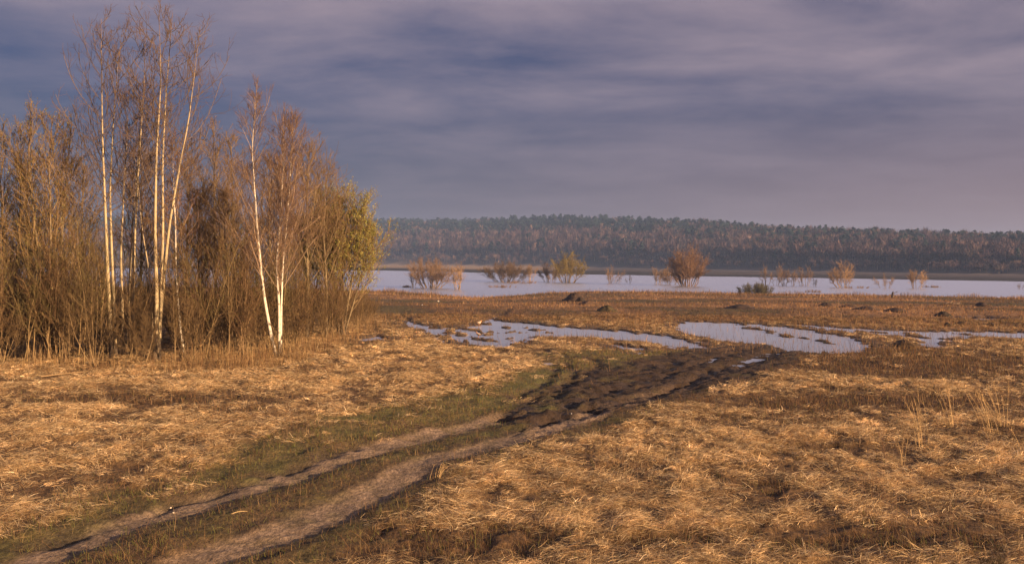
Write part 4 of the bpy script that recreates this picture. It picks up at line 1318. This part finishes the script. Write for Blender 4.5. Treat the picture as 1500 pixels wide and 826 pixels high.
# ------------------------------------------------------------------ haze
def haze_box(x0, x1, y0, y1, z0, z1, dens):
    V = np.array([(x, y, z) for z in (z0, z1) for (x, y) in ((x0, y0), (x1, y0), (x1, y1), (x0, y1))], float)
    Fc = np.array([[0, 3, 2, 1], [4, 5, 6, 7], [0, 1, 5, 4], [1, 2, 6, 5], [2, 3, 7, 6], [3, 0, 4, 7]])
    m, nt, out = new_mat('haze')
    pv = N(nt, 'ShaderNodeVolumePrincipled')
    pv.inputs['Color'].default_value = (.40, .58, 1.0, 1); pv.inputs['Density'].default_value = dens; pv.inputs['Anisotropy'].default_value = 0.0
    nt.links.new(pv.outputs[0], out.inputs['Volume'])
    o = link('haze', mesh_np('haze', V, [Fc], m, False))
    return tag(o, 'pale blue haze in the air over the flood plain', 'haze', kind='stuff')


gzmin, gzmax = float(gv[:, 2].min()), float(max(gv[:, 2].max(), 0)) + 26
gx = float(np.abs(gv[:, 0]).max()) + 50
haze_box(-gx, gx, -60, 3700, gzmin - 1.0, gzmax, .00023)
print('z range', gzmin, gzmax)

# ------------------------------------------------------------------ light and sky
AZ = math.radians(52); EL = math.radians(12)
sdir = Vector((math.sin(AZ) * math.cos(EL), -math.cos(AZ) * math.cos(EL), math.sin(EL)))
sl = bpy.data.lights.new('sun', 'SUN'); sl.energy = 5.0; sl.angle = math.radians(.6); sl.color = (1.0, .67, .385)
so = bpy.data.objects.new('sun', sl); COL.objects.link(so)
so.rotation_euler = sdir.to_track_quat('Z', 'Y').to_euler(); so.location = sdir * 60

wd = bpy.data.worlds.new('World'); scene.world = wd; wd.use_nodes = True
nt = wd.node_tree; nt.nodes.clear()
out = nt.nodes.new('ShaderNodeOutputWorld'); bg = nt.nodes.new('ShaderNodeBackground')
sky = nt.nodes.new('ShaderNodeTexSky'); sky.sky_type = 'NISHITA'; sky.sun_disc = False
sky.sun_elevation = EL; sky.sun_rotation = math.pi - AZ; sky.air_density = 1.2; sky.dust_density = 1.5
tc = nt.nodes.new('ShaderNodeTexCoord')
sep = N(nt, 'ShaderNodeSeparateXYZ'); nt.links.new(tc.outputs['Generated'], sep.inputs[0])
# a layer of cloud: the view direction carried up to a flat deck
zz = N(nt, 'ShaderNodeMath', operation='MAXIMUM'); nt.links.new(sep.outputs['Z'], zz.inputs[0]); zz.inputs[1].default_value = 0.0
za = N(nt, 'ShaderNodeMath', operation='ADD'); nt.links.new(zz.outputs[0], za.inputs[0]); za.inputs[1].default_value = .09
dx = N(nt, 'ShaderNodeMath', operation='DIVIDE'); nt.links.new(sep.outputs['X'], dx.inputs[0]); nt.links.new(za.outputs[0], dx.inputs[1])
dy = N(nt, 'ShaderNodeMath', operation='DIVIDE'); nt.links.new(sep.outputs['Y'], dy.inputs[0]); nt.links.new(za.outputs[0], dy.inputs[1])
cv = N(nt, 'ShaderNodeCombineXYZ'); nt.links.new(dx.outputs[0], cv.inputs[0]); nt.links.new(dy.outputs[0], cv.inputs[1])
mp = N(nt, 'ShaderNodeMapping'); mp.inputs['Scale'].default_value = (.8, 1.0, 1); mp.inputs['Location'].default_value = (3.1, 1.7, 0); mp.inputs['Rotation'].default_value = (0, 0, .12)
nt.links.new(cv.outputs[0], mp.inputs[0])
cn = N(nt, 'ShaderNodeTexNoise'); cn.inputs['Scale'].default_value = 1.15; cn.inputs['Detail'].default_value = 7; cn.inputs['Roughness'].default_value = .59; cn.inputs['Distortion'].default_value = .25
nt.links.new(mp.outputs[0], cn.inputs['Vector'])
cn2 = N(nt, 'ShaderNodeTexNoise'); cn2.inputs['Scale'].default_value = .28; cn2.inputs['Detail'].default_value = 3
nt.links.new(mp.outputs[0], cn2.inputs['Vector'])
# cloud thickness grows to the right of the view and with height
xr = maprange(nt, sep.outputs['X'], -.5, .5, -.05, .16)
zr = maprange(nt, sep.outputs['Z'], .02, .30, -.10, .10)
s1 = N(nt, 'ShaderNodeMath', operation='ADD'); nt.links.new(cn.outputs[0], s1.inputs[0]); nt.links.new(xr, s1.inputs[1])
s2 = N(nt, 'ShaderNodeMath', operation='ADD'); nt.links.new(s1.outputs[0], s2.inputs[0]); nt.links.new(zr, s2.inputs[1])
b2 = maprange(nt, cn2.outputs[0], .3, .7, -.07, .07)
s3 = N(nt, 'ShaderNodeMath', operation='ADD'); nt.links.new(s2.outputs[0], s3.inputs[0]); nt.links.new(b2, s3.inputs[1])
lit = maprange(nt, s3.outputs[0], .40, .80)
base = mixc(nt, (.080, .114, .295), (.116, .120, .255), maprange(nt, sep.outputs['X'], -.45, .55))
low = maprange(nt, sep.outputs['Z'], .0, .18, 1., 0.)
lowc = mixc(nt, (.125, .140, .225), (.54, .325, .325), maprange(nt, sep.outputs['X'], -.35, .5))
c1 = mixc(nt, base, lowc, low)
litamt = N(nt, 'ShaderNodeMath', operation='MULTIPLY'); nt.links.new(lit, litamt.inputs[0]); nt.links.new(maprange(nt, sep.outputs['Z'], .04, .24, .15, 1.), litamt.inputs[1])
c2 = mixc(nt, c1, (.60, .46, .55), litamt.outputs[0])
# bright cloud patch added ahead, above the frame, to brighten the water reflections
hi1 = maprange(nt, sep.outputs['Z'], .275, .40); hi2 = maprange(nt, sep.outputs['Z'], .55, .75, 1., .0); hi3 = maprange(nt, sep.outputs['Y'], .15, .6)
hm = N(nt, 'ShaderNodeMath', operation='MULTIPLY'); nt.links.new(hi1, hm.inputs[0]); nt.links.new(hi2, hm.inputs[1])
hn = N(nt, 'ShaderNodeMath', operation='MULTIPLY'); nt.links.new(hm.outputs[0], hn.inputs[0]); nt.links.new(hi3, hn.inputs[1])
c3 = mixc(nt, c2, (1.45, 1.33, 1.6), hn.outputs[0])
# the clear sky behind the veil
skys = N(nt, 'ShaderNodeVectorMath', operation='SCALE'); nt.links.new(sky.outputs[0], skys.inputs[0]); skys.inputs['Scale'].default_value = .03
cl = N(nt, 'ShaderNodeVectorMath', operation='SCALE'); nt.links.new(c3, cl.inputs[0]); cl.inputs['Scale'].default_value = .262
fin = mixc(nt, skys.outputs[0], cl.outputs[0], .9)
sc = N(nt, 'ShaderNodeVectorMath', operation='SCALE'); nt.links.new(fin, sc.inputs[0]); sc.inputs['Scale'].default_value = 10.0
nt.links.new(sc.outputs[0], bg.inputs['Color']); bg.inputs['Strength'].default_value = .10
nt.links.new(bg.outputs[0], out.inputs[0])

# ------------------------------------------------------------------ camera
cd = bpy.data.cameras.new('camera'); co = bpy.data.objects.new('camera', cd); COL.objects.link(co)
cd.sensor_width = 36; cd.lens = 36 * F / 1500; cd.clip_start = .1; cd.clip_end = 9000
Mx = Matrix(((_r[0], _u[0], -_f[0], CAM[0]), (_r[1], _u[1], -_f[1], CAM[1]), (_r[2], _u[2], -_f[2], CAM[2]), (0, 0, 0, 1)))
co.matrix_world = Mx
scene.camera = co
vs = scene.view_settings
vs.view_transform = 'Standard'; vs.look = 'None'; vs.exposure = 1.25; vs.gamma = 1.0; vs.use_curve_mapping = False
scene.cycles.max_bounces = 6; scene.cycles.volume_bounces = 0; scene.cycles.diffuse_bounces = 3; scene.cycles.glossy_bounces = 3
scene.cycles.transparent_max_bounces = 8
scene.cycles.use_denoising = True
scene.cycles.sample_clamp_indirect = 4.0
print('script done', time.time() - T0)
